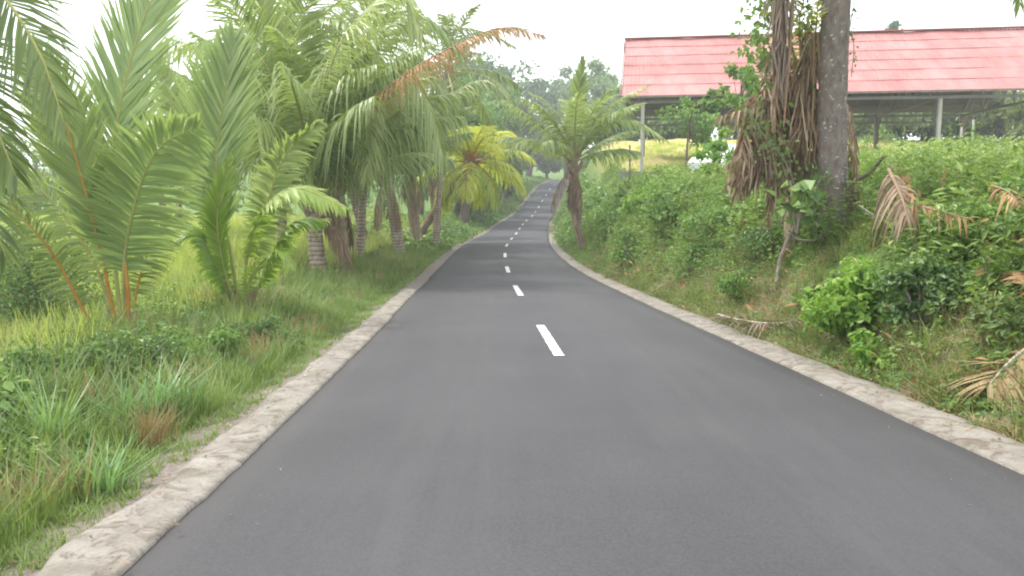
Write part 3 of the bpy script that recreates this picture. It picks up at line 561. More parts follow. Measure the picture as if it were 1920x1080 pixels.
def shrub(label, base, w_, h, leaf=.09, n=1500, mat=M_leaf, clumps=14, seed=0, group=None, asp=.55, tint=.5, name='shrub', d=None):
    rs = np.random.RandomState(seed+900); base = np.array(base, float); root = thing(name, label, 'shrub', base, group); d = d or w_
    cg = Geo(); st = Geo(); per = max(6, n//clumps)
    for k in range(clumps):
        a = rs.rand()*6.28; q = rs.rand()**.6; z = h*(.12+.72*rs.rand()*(1-.45*q)); pc = base+[math.cos(a)*w_*.42*q, math.sin(a)*d*.42*q, z]; rr = min(w_, h)*rs.uniform(.16, .3)
        blob(rs, int(per*rs.uniform(.6, 1.4)), pc, [rr*1.2, rr*1.2, rr*.8], leaf, asp, .7, tint+rs.normal(0, .12), g=cg)
        st.tube(crom([base-[0, 0, .1], base+(pc-base)*[.5, .5, .6], pc+[0, 0, rr*.3]], 5), np.linspace(.014, .005, 5)*(1+h*.3), 4, 0)
    st.build('stem', M_stick, root); cg.build('foliage', mat, root); return root

# distant and middle trees
FT = 'trees closing the view behind the road'
n_ = 0
for (x, yt, Y, wpx, mat, lb) in [
    (915, 112, 74, 120, M_leaf, 'tall green tree closing the view right above the yellowing palm'), (955, 165, 96, 90, M_leaf, 'leafy green tree midway along the left side of the climbing road'),
    (985, 215, 108, 60, M_leafo, 'low olive tree farther up the left side of the climbing road'),
    (990, 105, 175, 120, M_leafd, 'far dark tree left of the road gap with rounded top'), (1065, 118, 185, 100, M_leafd, 'far hazy tree standing straight over the end of the road'),
    (1120, 105, 165, 100, M_leaf, 'far green tree rising behind the shaggy roadside palm'), (1150, 150, 150, 90, M_leafd, 'far tree whose crown meets the left end of the red roof'),
    (930, 100, 150, 120, M_leafd, 'far tree behind the brown arching frond'), (880, 85, 125, 110, M_leafd, 'distant tall tree between the verge palms and the gap'),
    (960, 150, 110, 95, M_leaf, 'mid distance green tree on the left of the climbing road'), (1010, 165, 135, 80, M_leafo, 'olive tree just left of the far road crest'),
    (905, 190, 80, 110, M_leaf, 'bushy green tree above the yellowing palm'), (965, 235, 88, 80, M_leaf, 'low green tree overhanging the left edge of the climbing road'),
    (1050, 230, 178, 60, M_leafo, 'small olive tree beyond the crest'), (1000, 262, 112, 50, M_leafo, 'small rounded tree by the far left edging'),
    (1125, 215, 92, 80, M_leafo, 'pale olive tree right of the climbing road'), (1165, 215, 105, 80, M_leafd, 'dark tree seen below the left eave of the hall')]:
    c = P(x, yt, Y); b = gp(c[0], Y); h = max(3, c[2]-b[2]); tree(lb, b, h, wpx*Y/F_PX, leaf=.005*Y+.15, n=5200, mat=mat, clumps=30, seed=n_, th=.18, group=FT); n_ += 1
for (x, yt, Y, wpx, mat, lb) in [
    (300, 150, 75, 150, M_leafd, 'dark far tree across the rice field, right of the upright frond'), (60, 250, 85, 200, M_leafd, 'low far tree at the left end of the rice field'),
    (170, 255, 90, 130, M_leafo, 'pale far tree across the rice field between the young palm fronds'), (420, 160, 70, 160, M_leafd, 'far tree behind the fan palm across the field'),
    (540, 130, 62, 190, M_leafd, 'far tree behind the leaning palm cluster'), (660, 130, 62, 190, M_leaf, 'green tree filling the gap behind the banded trunk'),
    (780, 120, 80, 150, M_leafd, 'dark tree behind the middle verge palms'), (850, 170, 85, 110, M_leafo, 'olive tree behind the dark trunked palm'), (-60, 200, 60, 160, M_leafd, 'far tree at the left border beyond the field')]:
    c = P(x, yt, Y); b = gp(c[0], Y); h = max(3, c[2]-b[2]); tree(lb, b, h, wpx*Y/F_PX, leaf=.0045*Y+.1, n=2400, mat=mat, clumps=28, seed=n_, th=.1, group='trees across the rice field'); n_ += 1
for (x, yt, Y, wpx, mat, lb) in [
    (1235, 190, 85, 210, M_leafd, 'dark tree seen through the hall between its first two posts'), (1330, 188, 88, 210, M_leafd, 'tree in the gap under the roof right of the second post'), (1420, 185, 85, 210, M_leafd, 'tree under the roof behind the dead fronds'),
    (1610, 180, 80, 210, M_leafo, 'olive tree seen under the roof right of the tall trunk'), (1700, 185, 82, 210, M_leafo, 'olive tree under the roof near the dark rear post'), (1790, 180, 80, 210, M_leafd, 'dark tree behind the third pale post'),
    (1880, 165, 76, 180, M_leafo, 'pale olive tree at the right end of the hall'), (1960, 150, 70, 140, M_leafo, 'olive tree at the right border beyond the hall'), (1677, 36, 110, 26, M_leafd, 'tiny dark tree top peeping over the red ridge'), (1530, 185, 84, 140, M_leafd, 'tree under the roof hidden by the tall trunk')]:
    c = P(x, yt, Y); b = gp(c[0], Y); h = max(3, c[2]-b[2]); tree(lb, b, h, wpx*Y/F_PX, leaf=.55 if Y < 100 else .4, n=4200 if Y < 100 else 1500, mat=mat, clumps=26, seed=n_, th=.0 if Y < 100 else .8, group='trees behind the hall'); n_ += 1
# saplings in front of the hall
for (x, yt, yb, Y, wpx, mat, th, lb) in [
    (1336, 142, 285, 36, 42, M_leaf, .55, 'slender sapling with a round tuft in front of the red roof'), (1296, 168, 290, 34, 100, M_leaf, .35, 'wide leafy sapling under the eave beside the second post'),
    (1392, 118, 300, 30, 72, M_leaf, .55, 'leafy sapling partly behind the dead fronds'), (1350, 235, 292, 28, 110, M_leafl, .1, 'pale green bushy sapling left of the dead fronds')]:
    c = P(x, yt, Y); b = gp(c[0], Y); tree(lb, b, c[2]-b[2], wpx*Y/F_PX, leaf=.2, n=900, mat=mat, clumps=12, seed=n_, th=th, group='saplings in front of the hall', r=.05, name='sapling'); n_ += 1

# ------------------------------------------------------------------ the hall
def hall():
    m, nt, out = newmat('red_roof_sheet')
    uv = nt.nodes.new('ShaderNodeAttribute'); uv.attribute_name = 'tint'
    c = ramp(nt, ntex(nt, .25, 5, .6), [(.3, (.34, .135, .12)), (.7, (.43, .20, .185))])
    c2 = ramp(nt, ntex(nt, .9, 6, .7, (1, .5, .3)), [(.38, (1.15, 1.1, 1.1)), (.7, (.75, .62, .6))]); c = mixc(nt, .9, c, c2, 'MULTIPLY')
    bsdf(nt, out, c, .5, None, spec=.4); M_roof = m
    M_seam = plain('roof_seam', (.32, .125, .112), (.39, .17, .155), 2)
    M_under = plain('roof_underside', (.10, .10, .11), (.15, .15, .16), 1, .6)
    M_steel = plain('painted_steel', (.14, .14, .15), (.20, .20, .21), 2, .5)
    M_post = plain('pale_post', (.30, .30, .27), (.40, .39, .36), 3, .7)
    M_pbr = plain('rusty_post', (.16, .12, .10), (.24, .19, .16), 3, .7)
    A_ = P(1165, 180, 50.0); ax = nrm(np.array([1, -.165, 0.])); pn = np.array([-ax[1], ax[0], 0.]); ZE = A_[2]; ZR = P(1165, 75, 57.0)[2]; B_ = 7.0; LN = 25.6
    base = np.array([A_[0], A_[1], float(ground(A_[0]+10, 50))]); root = thing('hall', 'long open sided hall with faded red sheet metal roof on pale posts', 'building', base)
    O = A_.copy()
    def pt(t, b, z): return np.array([O[0], O[1], 0])+ax*t+pn*b+np.array([0, 0, z])
    # corrugated slopes
    for fr in (1, 0):
        n = 26*8; t = np.linspace(0, LN, n+1); off = .009*np.cos(t*2*math.pi/.25)
        g = Geo(); rows = []; nrw = 7
        for k in range(nrw):
            u = k/(nrw-1); b = u*(B_-.0) if fr else 2*B_-u*B_; z = ZE+(ZR-ZE)*u
            sg_ = (.10*noise(t*.3, k*1.7, 1, 3)+.02)*.25
            rows.append(np.array([pt(tt, b, z+o+s_) for tt, o, s_ in zip(t, off, sg_)]))
        V = np.stack(rows); i, j = np.meshgrid(np.arange(nrw-1), np.arange(n), indexing='ij'); q = n+1
        F = np.stack([i*q+j, i*q+j+1, (i+1)*q+j+1, (i+1)*q+j], -1)
        g.add(V, F, 0); V2 = V.copy(); V2[..., 2] -= .06; g.add(V2, F, 1)
        o = g.build('roof_slope', [M_roof, M_under], root)
        o['label'] = 'front red roof slope facing the road' if fr else 'rear roof slope seen from beneath'
    g = Geo()
    for k in range(1, 6):
        u = k/6; g.bar(pt(.02, u*B_-.0, ZE+(ZR-ZE)*u+.05), pt(LN-.02, u*B_, ZE+(ZR-ZE)*u+.012), .04, .016)
    g.build('roof_seams', M_seam, root)
    g = Geo(); g.bar(pt(-.05, B_, ZR+.07), pt(LN+.05, B_, ZR+.07), .5, .07); g.build('ridge_cap', M_seam, root)
    g = Geo(); g.bar(pt(-.03, -.06, ZE-.06), pt(LN+.03, -.06, ZE-.03), .04, .12); g.build('fascia', M_pbr, root)
    for tq in (-.06, LN+.06):
        g = Geo()
        for bb in (.0, 2*B_): g.bar(pt(tq, bb, ZE-.05), pt(tq, B_, ZR-.05), .05, .3)
        g.build('gable_trim', M_pbr, root)
    ts = [1.3, 7.1, 12.7, 18.3, 24.2]; ZB = ZE-.35
    for t in ts:
        g = Geo(); g.bar(pt(t, .5, float(ground(*pt(t, .5, 0)[:2]))-.3), pt(t, .5, ZB), .19, .19); g.build('post', M_post, root)
        g = Geo(); g.bar(pt(t, 13.5, float(ground(*pt(t, 13.5, 0)[:2]))-.3), pt(t, 13.5, ZB), .26, .26); o = g.build('post', M_pbr, root); o['label'] = 'dark rear post'
        g = Geo(); hi = lambda b: ZE+(ZR-ZE)*(1-abs(b-B_)/B_)-.28
        g.bar(pt(t, .3, ZB), pt(t, 13.7, ZB), .12, .14); g.bar(pt(t, .3, hi(.3)), pt(t, B_, hi(B_)), .12, .14); g.bar(pt(t, 13.7, hi(.3)), pt(t, B_, hi(B_)), .12, .14)
        for b in (2, 3.7, 5.3, 7, 8.7, 10.3, 12):
            g.bar(pt(t, b, ZB+.05), pt(t, b, hi(b)), .07, .07); g.bar(pt(t, b, ZB+.05), pt(t, b+1.5 if b < 7 else b-1.5, hi(b+1.5 if b < 7 else b-1.5)), .06, .06)
        g.bar(pt(t, .5, ZB-1.1), pt(t, 1.7, ZB), .09, .09); g.bar(pt(t, 13.5, ZB-1.1), pt(t, 12.3, ZB), .09, .09)
        g.build('truss', M_steel, root)
    g = Geo()
    for b in (.5, 13.5): g.bar(pt(.5, b, ZB+.02), pt(LN-.5, b, ZB+.02), .13, .17)
    g.bar(pt(.5, 13.62, ZB-.45), pt(LN-.5, 13.62, ZB-.45), .1, .12)
    for k in range(1, 9):
        for fr in (0, 1):
            u = k/9; b = u*B_ if fr else 2*B_-u*B_; g.bar(pt(.1, b, ZE+(ZR-ZE)*u-.17), pt(LN-.1, b, ZE+(ZR-ZE)*u-.17), .06, .1)
    g.build('purlins', M_steel, root)
    g = Geo(); g.box(pt(LN/2, 7, base[2]-.3), (LN/2, 7, .25), 0, [ax, pn, [0, 0, 1]]); g.build('floor_slab', M_conc, root)
hall()
# white car half hidden beyond the bank, left of the dead fronds
def car():
    c = P(1388, 312, 32); b = gp(c[0], 32.); zc = float(b[2]); root = thing('parked_car', 'white car mostly hidden behind the bank left of the dead fronds', 'car', b)
    M_w = plain('white_car_paint', (.72, .73, .75), (.80, .80, .82), 1, .3, 0, spec=.5); M_gl = plain('car_glass', (.02, .025, .03), (.03, .035, .04), 1, .1, 0); M_ty = plain('tyre', (.02, .02, .02), (.03, .03, .03), 4)
    ax = nrm(np.array([.8, .6, 0])); pn = np.array([-ax[1], ax[0], 0])
    prof = [(-2.1, .35), (-2.15, .75), (-1.9, .98), (-1.3, 1.05), (-.8, 1.45), (.7, 1.5), (1.45, 1.02), (2.05, .9), (2.15, .6), (2.1, .35)]
    g = Geo(); n = len(prof); W = [-.82, -.78, .78, .82]
    V = []
    for wv in (-.84, -.70, .70, .84):
        for (a, z) in prof: V.append(b+ax*a+pn*(wv*(.86 if z > 1.1 else 1))+np.array([0, 0, z-(0.03 if abs(wv) > .8 else 0)]))
    F = []
    for q in range(3):
        for k in range(n): F.append([q*n+k, q*n+(k+1) % n, (q+1)*n+(k+1) % n, (q+1)*n+k])
    for q in (0, 3): F += [[q*n, q*n+1, q*n+8, q*n+9], [q*n+1, q*n+2, q*n+7, q*n+8], [q*n+2, q*n+3, q*n+6, q*n+7], [q*n+3, q*n+4, q*n+5, q*n+6]]
    g.add(V, F); g.build('body', M_w, root, smooth=False)
    g = Geo()
    for s_ in (-1, 1):
        q = [b+ax*a+pn*s_*(.74 if z > 1.1 else .845)+np.array([0, 0, z]) for a, z in ((-1.1, 1.07), (-.75, 1.38), (.65, 1.42), (1.2, 1.08))]; g.add(np.array(q)+pn*s_*.006, [[0, 1, 2, 3]])
    g.build('side_window', M_gl, root)
    for a in (-1.35, 1.35):
        for s_ in (-1, 1):
            w_ = Geo(); c0 = b+ax*a+np.array([0, 0, .32]); w_.tube([c0+pn*s_*.68, c0+pn*s_*.87], [.32, .32], 16); w_.build('wheel', M_ty, root)
car()
# fence posts
M_fp = plain('weathered_post', (.10, .08, .07), (.18, .15, .13), 8); M_fpp = plain('pale_stake', (.40, .38, .34), (.5, .48, .44), 8)
for (x, yt, yb, Y, mt, lb) in [(1308, 241, 292, 38, M_fp, 'thin dark fence post right of the first hall post'), (1181, 272, 322, 40, M_fp, 'thin dark fence post nearest the shaggy palm'),
                              (1803, 238, 262, 30, M_fpp, 'short pale stake in front of the hall, left one of two'), (1825, 224, 262, 30, M_fpp, 'short pale stake in front of the hall, right one of two')]:
    t = P(x, yt, Y); b = gp(t[0], Y); g = Geo(); g.tube(crom([b-[0, 0, .3], (b+t)/2+[.02, 0, 0], t], 7), np.linspace(.05, .04, 7), 7, 0, .5, .1, 1); o = g.build('fence_post', mt, loc=b); tag(o, lb, 'fence post', 'posts on the field edge in front of the hall')

# ------------------------------------------------------------------ shrubs one can tell apart
GB = 'shrubs on the right bank'
for q, (x, y, wpx, hpx, mt, leaf, n, lb) in enumerate([
    (1320, 355, 100, 45, M_leafl, .10, 1100, 'light green shrub on the bank edge in front of the white car'),
    (1265, 345, 80, 50, M_leaf, .10, 1000, 'green shrub on the bank edge below the first hall post'),
    (1225, 400, 120, 70, M_leafl, .10, 1300, 'light green shrub left of centre on the long bank'),
    (1440, 480, 110, 90, M_leafd, .08, 1200, 'dark shrub just left of the leaning grey stick'),
    (1120, 400, 70, 60, M_leaf, .10, 900, 'green shrub at the bank end beyond the shaggy palm'),
    (1560, 560, 90, 60, M_leafo, .07, 700, 'small olive shrub under the foot of the tall trunk'),
    (1605, 640, 170, 200, M_leafl, .10, 2600, 'bright light green shrub on the bank below the tall trunk'),
    (1725, 610, 150, 170, M_leafd, .08, 1800, 'dark shaded shrub right of the bright green shrub'),
    (1640, 700, 120, 90, M_leafl, .08, 700, 'low yellow green seedling clump by the edging under the bright shrub'),
    (1270, 420, 130, 110, M_leaf, .10, 1400, 'green shrub on the bank left of the dead fronds'),
    (1150, 440, 90, 80, M_leaf, .09, 1200, 'green shrub beside the shaggy palm'),
    (1180, 500, 100, 90, M_leaf, .09, 1000, 'shrub at the foot of the bank by the bend'),
    (1350, 450, 140, 110, M_leaf, .10, 1600, 'wide green shrub below the hanging dead fronds'),
    (1290, 520, 110, 90, M_leaf, .08, 1200, 'low rounded shrub midway up the bank'),
    (1390, 560, 120, 80, M_leaf, .08, 1100, 'low shrub above the edging left of the leaning stick'),
    (1870, 430, 160, 130, M_leafd, .09, 1600, 'dark green shrub at the right border'),
    (1700, 330, 150, 60, M_leafl, .09, 1800, 'light green shrub on the bank top right of the tall trunk'),
    (1850, 330, 150, 55, M_leafl, .09, 1800, 'light green shrub on the skyline near the right border'),
    (1640, 285, 110, 60, M_leaf, .10, 1200, 'green shrub right behind the tall trunk at the bank top'),
    (1790, 480, 120, 110, M_leaf, .08, 1100, 'shrub behind the fallen brown frond'),
    (1880, 640, 130, 110, M_leafo, .08, 1000, 'olive shrub low on the bank at the right border')]):
    b = G(x, y); sc = b[1]/F_PX
    shrub(lb, b, wpx*sc, hpx*sc, leaf*(1 if b[1] < 20 else 1.5), n, mt, 16 if n > 800 else 8, q, GB, .8 if leaf > .2 else .6)
GS = 'shrubs and weeds on the left verge'
for q, (x, y, wpx, hpx, mt, leaf, n, lb) in enumerate([
    (70, 640, 330, 330, M_leafd, .075, 9000, 'tall dark shrub at the left border in front of the rice field'),
    (-40, 600, 260, 380, M_leafd, .08, 4200, 'dark shrub cut by the left border'),
    (90, 750, 230, 170, M_weed, .07, 3200, 'green weedy shrub low at the left border'),
    (235, 735, 230, 150, M_leafd, .065, 3200, 'dark leafy shrub round the foot of the young palm'),
    (370, 700, 170, 120, M_leaf, .065, 2200, 'leafy shrub between the two young palms'),
    (500, 665, 160, 95, M_leafd, .065, 2000, 'dark leafy shrub right of the fan palm foot'),
    (900, 425, 90, 70, M_leafd, .16, 1600, 'dark shrub at the road edge under the yellowing palm'),
    (945, 405, 80, 70, M_leafd, .2, 1600, 'dark shrub farther along the left road edge'),
    (980, 380, 60, 60, M_leaf, .25, 1200, 'green shrub by the far left edging'),
    (690, 500, 80, 50, M_leafd, .09, 800, 'small dark shrub at the foot of the slanting palm'),
    (845, 440, 60, 60, M_leafl, .13, 800, 'light green shrub between the dark trunk and the yellowing palm')]):
    b = G(x, y); sc = b[1]/F_PX; shrub(lb, b, wpx*sc, hpx*sc, leaf, n, mt, 16 if n < 5000 else 34, 40+q, GS)
bq = P(1495, 425, YT-.75); shrub('climbing plant with big heart shaped leaves left of the tall trunk', bq, .75, .95, .24, 60, M_leafd, 8, 77, GB, .85, .75)
# vines on the right trunks
def vine(label, pts, n, r, leaf, mat, seed, stem=True):
    rs = np.random.RandomState(seed); pts = np.array(pts); root = thing('climbing_vine', label, 'vine', pts[0], 'vines on the right trunks'); g = Geo()
    c = crom(pts, 20); t = rs.randint(0, 20, n); ce = c[t]+rs.normal(0, r, (n, 3)); nn = nrm(rs.normal(0, 1, (n, 3))+[0, -.6, .3]); d = nrm(np.cross(nn, rs.normal(0, 1, (n, 3)))+[0, 0, -.6])
    ln = leaf*rs.uniform(.6, 1.3, n); g.leaves(ce, d, nn, ln, ln*.7, 0, rs.normal(.5, .18, n), .1); g.build('foliage', mat, root)
    s = Geo(); s.tube(c, .008, 5, 0); s.build('stem', M_stick, root)
vine('bluish green creeper draped over the upper grey frond bundle', [P(1430, 150, YT-.1), P(1425, 80, YT-.1), P(1440, 20, YT-.1), P(1450, -60, YT-.1)], 420, .16, .11, M_leaf, 1)
vine('thin dangling creeper with small dark leaves right of the tall trunk', [P(1596, 145, YT-.3), P(1601, 90, YT-.3), P(1596, 40, YT-.3), P(1610, -40, YT-.3)], 34, .03, .06, M_leafd, 2)
vine('leafy creeper between the grey bundle and the tall trunk', [P(1515, 150, YT+.3), P(1525, 90, YT+.3), P(1515, 20, YT+.3), P(1520, -60, YT+.3)], 380, .14, .10, M_leafo, 3)
vine('green creeper threading through the dead fronds', [P(1400, 200, YK-.9), P(1430, 250, YK-1.0), P(1470, 300, YK-1.0), P(1500, 370, YK-.9)], 260, .16, .09, M_leafo, 8)
vine('small leafed creeper round the lower part of the tall trunk', [P(1540, 470, YT-.3), P(1530, 420, YT-.35), P(1525, 370, YT-.3), P(1540, 330, YT-.2)], 240, .1, .07, M_leafd, 4)

# ------------------------------------------------------------------ fallen fronds and sticks
def fallen(name, label, pix, kw, mats, lift=.12, h=0, cat='dead frond', group='fallen palm fronds on the right bank'):
    pts = []
    for (x, y) in pix: q = G(x, y, h); q[2] += lift; pts.append(q)
    g = frond(pts, **kw); o = g.build(name, mats, loc=pts[0]); return tag(o, label, cat, group)
fallen('fallen_frond', 'large curled brown dead frond on the bank right of the tall trunk', [(1672, 315), (1700, 370), (1740, 400), (1815, 425)], dict(Ln=.42, n=60, w_=.035, droop=.8, fold=.2, start=.05, r0=.03, side=(.5, .4, .8), missing=.3, rag=.6, tspread=.5), [M_deado, M_ribd], .05, .75)
fallen('fallen_frond', 'second brown dead frond lying across the first on the bank', [(1665, 340), (1690, 400), (1700, 440)], dict(Ln=.4, n=50, w_=.035, droop=.9, fold=.3, start=.05, r0=.025, side=(1, .2, .3), missing=.3, rag=.6, tspread=.5), [M_dead, M_ribd], .15, .85)
fallen('fallen_frond', 'bleached stripped frond with bare ribs lying over the right edging', [(1345, 605), (1400, 618), (1470, 622), (1545, 600)], dict(Ln=1.0, n=40, w_=.026, droop=.2, fold=.25, start=.05, r0=.035, a0=55, a1=20, tws=.6), [M_dead2, M_ribg], .12)
fallen('fallen_frond', 'dry straw coloured frond heap at the right border beside the edging', [(1930, 700), (1890, 730), (1850, 770)], dict(Ln=.5, n=50, w_=.03, droop=.3, fold=.1, start=.05, r0=.03), [M_dry, M_ribg], .2)
fallen('fallen_frond', 'rusty dead frond tip sticking in from the right border', [(1935, 590), (1915, 570), (1898, 560)], dict(Ln=.25, n=26, w_=.04, droop=.4, fold=.1, start=.05, r0=.02), [M_orange, M_ribd], .25)
fallen('fallen_frond', 'reddish dry leaf heap on the bank near the right border', [(1860, 350), (1890, 360), (1910, 385)], dict(Ln=.22, n=30, w_=.03, droop=.9, fold=.3, start=.05, r0=.015, missing=.3, rag=.7, tspread=.5), [M_deado, M_ribd], .0, .7)
fallen('fallen_frond', 'orange brown dead leaves lying in the left verge grass below the palm cluster', [(555, 612), (590, 600), (620, 598)], dict(Ln=.22, n=40, w_=.035, droop=.2, fold=.1, start=.02, r0=.015), [M_orange, M_ribd], .12, group='dead leaves on the left verge')
def stick(label, pts, r, mt=M_stick, wob=.12):
    g = Geo(); c = crom(pts, 12); g.tube(c, np.linspace(r, r*.45, 12), 7, 0, .5, wob, 5); o = g.build('fallen_branch', mt, loc=c[0]); tag(o, label, 'branch', 'dead branches on the right bank')
q = G(1455, 545); stick('pale grey dead stick leaning against the bank below the big leaved climber', [q+[0, 0, -.1], P(1465, 480, q[1]+.3), P(1498, 405, q[1]+.7)], .045)
q = G(1590, 395, .3); stick('forked brown dead branch poking up right of the tall trunk', [q-[0, 0, .1], P(1600, 345, q[1]-.3), P(1630, 325, q[1]-.6), P(1658, 292, q[1]-.9)], .05, M_bark)
q = G(1660, 440); stick('thin pale stick lying on the bank right of the trunk foot', [q+[0, 0, .12], P(1640, 405, q[1]), P(1610, 385, q[1]+.2)], .02)
q = G(1545, 470); stick('short pale broken root by the trunk foot', [q+[0, 0, .15], P(1500, 450, q[1]-.1), P(1478, 432, q[1]-.1)], .025)

# ------------------------------------------------------------------ stuff: grass, weeds, rice, litter
def template_grass(rs, nb=7, h=.3, w_=.012, lean=.5, spread=.06):
    V = []; n = nb; a = rs.rand(n)*6.28; r = rs.rand(n)*spread; b = np.stack([np.cos(a)*r, np.sin(a)*r, 0*r-.03], -1); hh = h*rs.uniform(.5, 1.2, n); le = lean*rs.uniform(.3, 1.2, n)
    dd_ = np.stack([np.cos(a), np.sin(a), 0*a], -1); W = np.stack([-np.sin(a), np.cos(a), 0*a], -1)*w_
    for u, q in zip([0, .5, 1], [1, .8, .1]): 
        c = b+dd_*(le*hh*u**2)[:, None]; c[:, 2] += hh*u*(1-.25*le*u); V += [c+W*q, c-W*q]
    V = np.stack(V, 1); F = (np.arange(n)*6)[:, None, None]+np.array([[0, 1, 3, 2], [2, 3, 5, 4]])[None]; return V.reshape(-1, 3), F.reshape(-1, 4), np.repeat(rs.normal(0, .12, n), 6)
def template_weed(rs, n=22, h=.3, r=.18, leaf=.07, asp=.6):
    g = Geo(); a = rs.rand(n)*6.28; q = rs.rand(n)**.6*r; z = h*(.2+.8*rs.rand(n)*(1-.5*q/r)); p = np.stack([np.cos(a)*q, np.sin(a)*q, z], -1)
    nn = nrm(rs.normal(0, .5, (n, 3))+[0, 0, 1]); d = nrm(np.stack([np.cos(a), np.sin(a), -.2+0*a], -1)+rs.normal(0, .4, (n, 3))); ln = leaf*rs.uniform(.6, 1.3, n)
    g.leaves(p, d, nn, ln, ln*asp, 0, rs.normal(0, .13, n), .15); return g.v[0], g.f[0], g.t[0]
def scatter(g, temps, X, Y, scale, tint, rs, tilt=0, m=0, Z=None):
    Z = ground(X, Y) if Z is None else Z; n = len(X); which = rs.randint(0, len(temps), n)
    for k, (V, F, T) in enumerate(temps):
        s_ = which == k; c = s_.sum()
        if not c: continue
        a = rs.rand(c)*6.28; ca, sa = np.cos(a)[:, None], np.sin(a)[:, None]; sc = scale[s_][:, None]
        x = (V[None, :, 0]*ca-V[None, :, 1]*sa)*sc+X[s_][:, None]; y = (V[None, :, 0]*sa+V[None, :, 1]*ca)*sc+Y[s_][:, None]; z = V[None, :, 2]*sc+Z[s_][:, None]
        Fb = F[None]+(np.arange(c)*len(V))[:, None, None]; g.add(np.stack([x, y, z], -1), Fb, m, (T[None]+tint[s_][:, None]).ravel())
def rnd(rs, n, x0, x1, y0, y1, rel=True, pw=1.6):
    """random spots, denser close to the camera; x relative to the road centre"""
    Y = y0+(y1-y0)*rs.rand(n)**pw; X = rs.uniform(x0, x1, n); return (X+cx(Y) if rel else X), Y
rs = np.random.RandomState(42)
infr = lambda X, Y, m_=1.12: (np.abs(X) < (np.maximum(Y, 0)*.64+1.2)*m_) & (Y > 1.5)
# left verge grass
tg = [template_grass(rs, 8, .16, .006, .7, .07) for _ in range(6)]; tw = [template_weed(rs, 20, .16, .16, .05) for _ in range(6)]
g = Geo(); X, Y = rnd(rs, 34000, -6.6, -(HW+KL+.12), 2, 48, pw=1.9); d = -(X-cx(Y)); kp = infr(X, Y) & (rs.rand(len(X)) < .25+.75*sstep(2.95, 3.35, d+.25*noise(X, Y, .6, 3))); X, Y = X[kp], Y[kp]; d = d[kp]
scatter(g, tg, X, Y, rs.uniform(.6, 1.4, len(X))*(.55+.75*sstep(3.3, 4.4, d))*(1+Y/50), .5+.15*noise(X, Y, 1.2, 5), rs)
o = g.build('verge_grass', M_grass); tag(o, 'short green grass along the left verge', 'grass', kind='stuff')
g = Geo(); X, Y = rnd(rs, 24000, -8.0, -(HW+KL+.25), 2, 45, pw=1.9); d = -(X-cx(Y)); kp = infr(X, Y) & (rs.rand(len(X)) < (1-.85*sstep(12, 18, Y)*sstep(7.5, 6.5, d))*sstep(3.5, 4.3, d+.35*noise(X, Y, .9, 6))*(.15+.85*sstep(-.4, .3, noise(X, Y, 1.0, 7)))); X, Y, d = X[kp], Y[kp], d[kp]
Xv, Yv = X, Y; hw = sstep(3.7, 5.4, d)*(.05+.4*sstep(-.4, 1, noise(X, Y, 1.1, 12)))*rs.rand(len(X)); scatter(g, tw, X, Y, rs.uniform(.8, 1.7, len(X))*(.6+.8*sstep(3.6, 5.2, d)), .40+.24*noise(X, Y, .8, 5)+.5*hw, rs, Z=ground(X, Y)+hw)
o = g.build('verge_weeds', M_weed); tag(o, 'leafy green weeds and creepers on the left verge', 'weeds', kind='stuff')
# taller grass behind
tl = [template_grass(rs, 9, .6, .008, .6, .12) for _ in range(6)]
g = Geo(); X, Y = rnd(rs, 15000, -8.5, -3.35, 2.2, 40, pw=1.8); kp = infr(X, Y) & (noise(X, Y, 1.0, 7) < .6); X, Y = X[kp], Y[kp]; tz = noise(X, Y, .7, 19)
for m_, kk in ((0, tz < .6), (1, tz >= .6)): scatter(g, tl, X[kk], Y[kk], rs.uniform(.4, 1.25, kk.sum())*(.6+.4*sstep(3.6, 5, -(X[kk]-cx(Y[kk])))), .38+.3*noise(X[kk], Y[kk], .8, 5), rs, m=m_)
o = g.build('tall_verge_grass', [M_grass, M_dry]); tag(o, 'tall rank grass between the verge palms', 'grass', kind='stuff')
# rice
tr = [template_grass(rs, 10, .55, .011, .45, .16) for _ in range(6)]
g = Geo(); X, Y = rnd(rs, 30000, -46, -5.8, 8.5, 62, pw=1.25); kp = infr(X, Y, 1.05) & (X < 0); X, Y = X[kp], Y[kp]
scatter(g, tr, X, Y, rs.uniform(.7, 1.2, len(X))*(1+Y/60), .5+.2*noise(X, Y, 6, 5), rs); o = g.build('rice_field', M_rice); tag(o, 'yellow green rice crop beyond the left verge', 'rice', kind='stuff')
# right bank cover
tb = [template_weed(rs, 24, .32, .24, .08, .6) for _ in range(8)]; tb2 = [template_weed(rs, 24, .34, .24, .085, .35) for _ in range(6)]
g = Geo(); X, Y = rnd(rs, 36000, HW+KR+.05, 17, 3.5, 60, pw=1.5); d = X-cx(Y); lum = noise(X, Y, 1.6, 8)
kp = infr(X, Y) & (rs.rand(len(X)) < (.45+.55*sstep(3.1, 4.2, d+.4*noise(X, Y, .7, 2)+.03*np.minimum(Y, 25)))*(.35+.65*sstep(-.9, -.1, lum))) & ~((Y > 36) & (d > 7.5)); X, Y, d, lum = X[kp], Y[kp], d[kp], lum[kp]
clr = sstep(.5, 2.0, np.hypot((X-bT[0]+.35)*1.2, (Y-bT[1]+1.3)*.8)); hgt = clr*(.05+1.15*sstep(-.1, .9, lum))*(1-.75*sstep(26, 40, Y))*(1-.5*sstep(5.5, 8, d))*sstep(3.4, 5.4, d)*rs.rand(len(X))
Z = ground(X, Y)+hgt; tn = .30+.24*noise(X, Y, 1.1, 4)+.25*sstep(4, 9, d)+.42*hgt
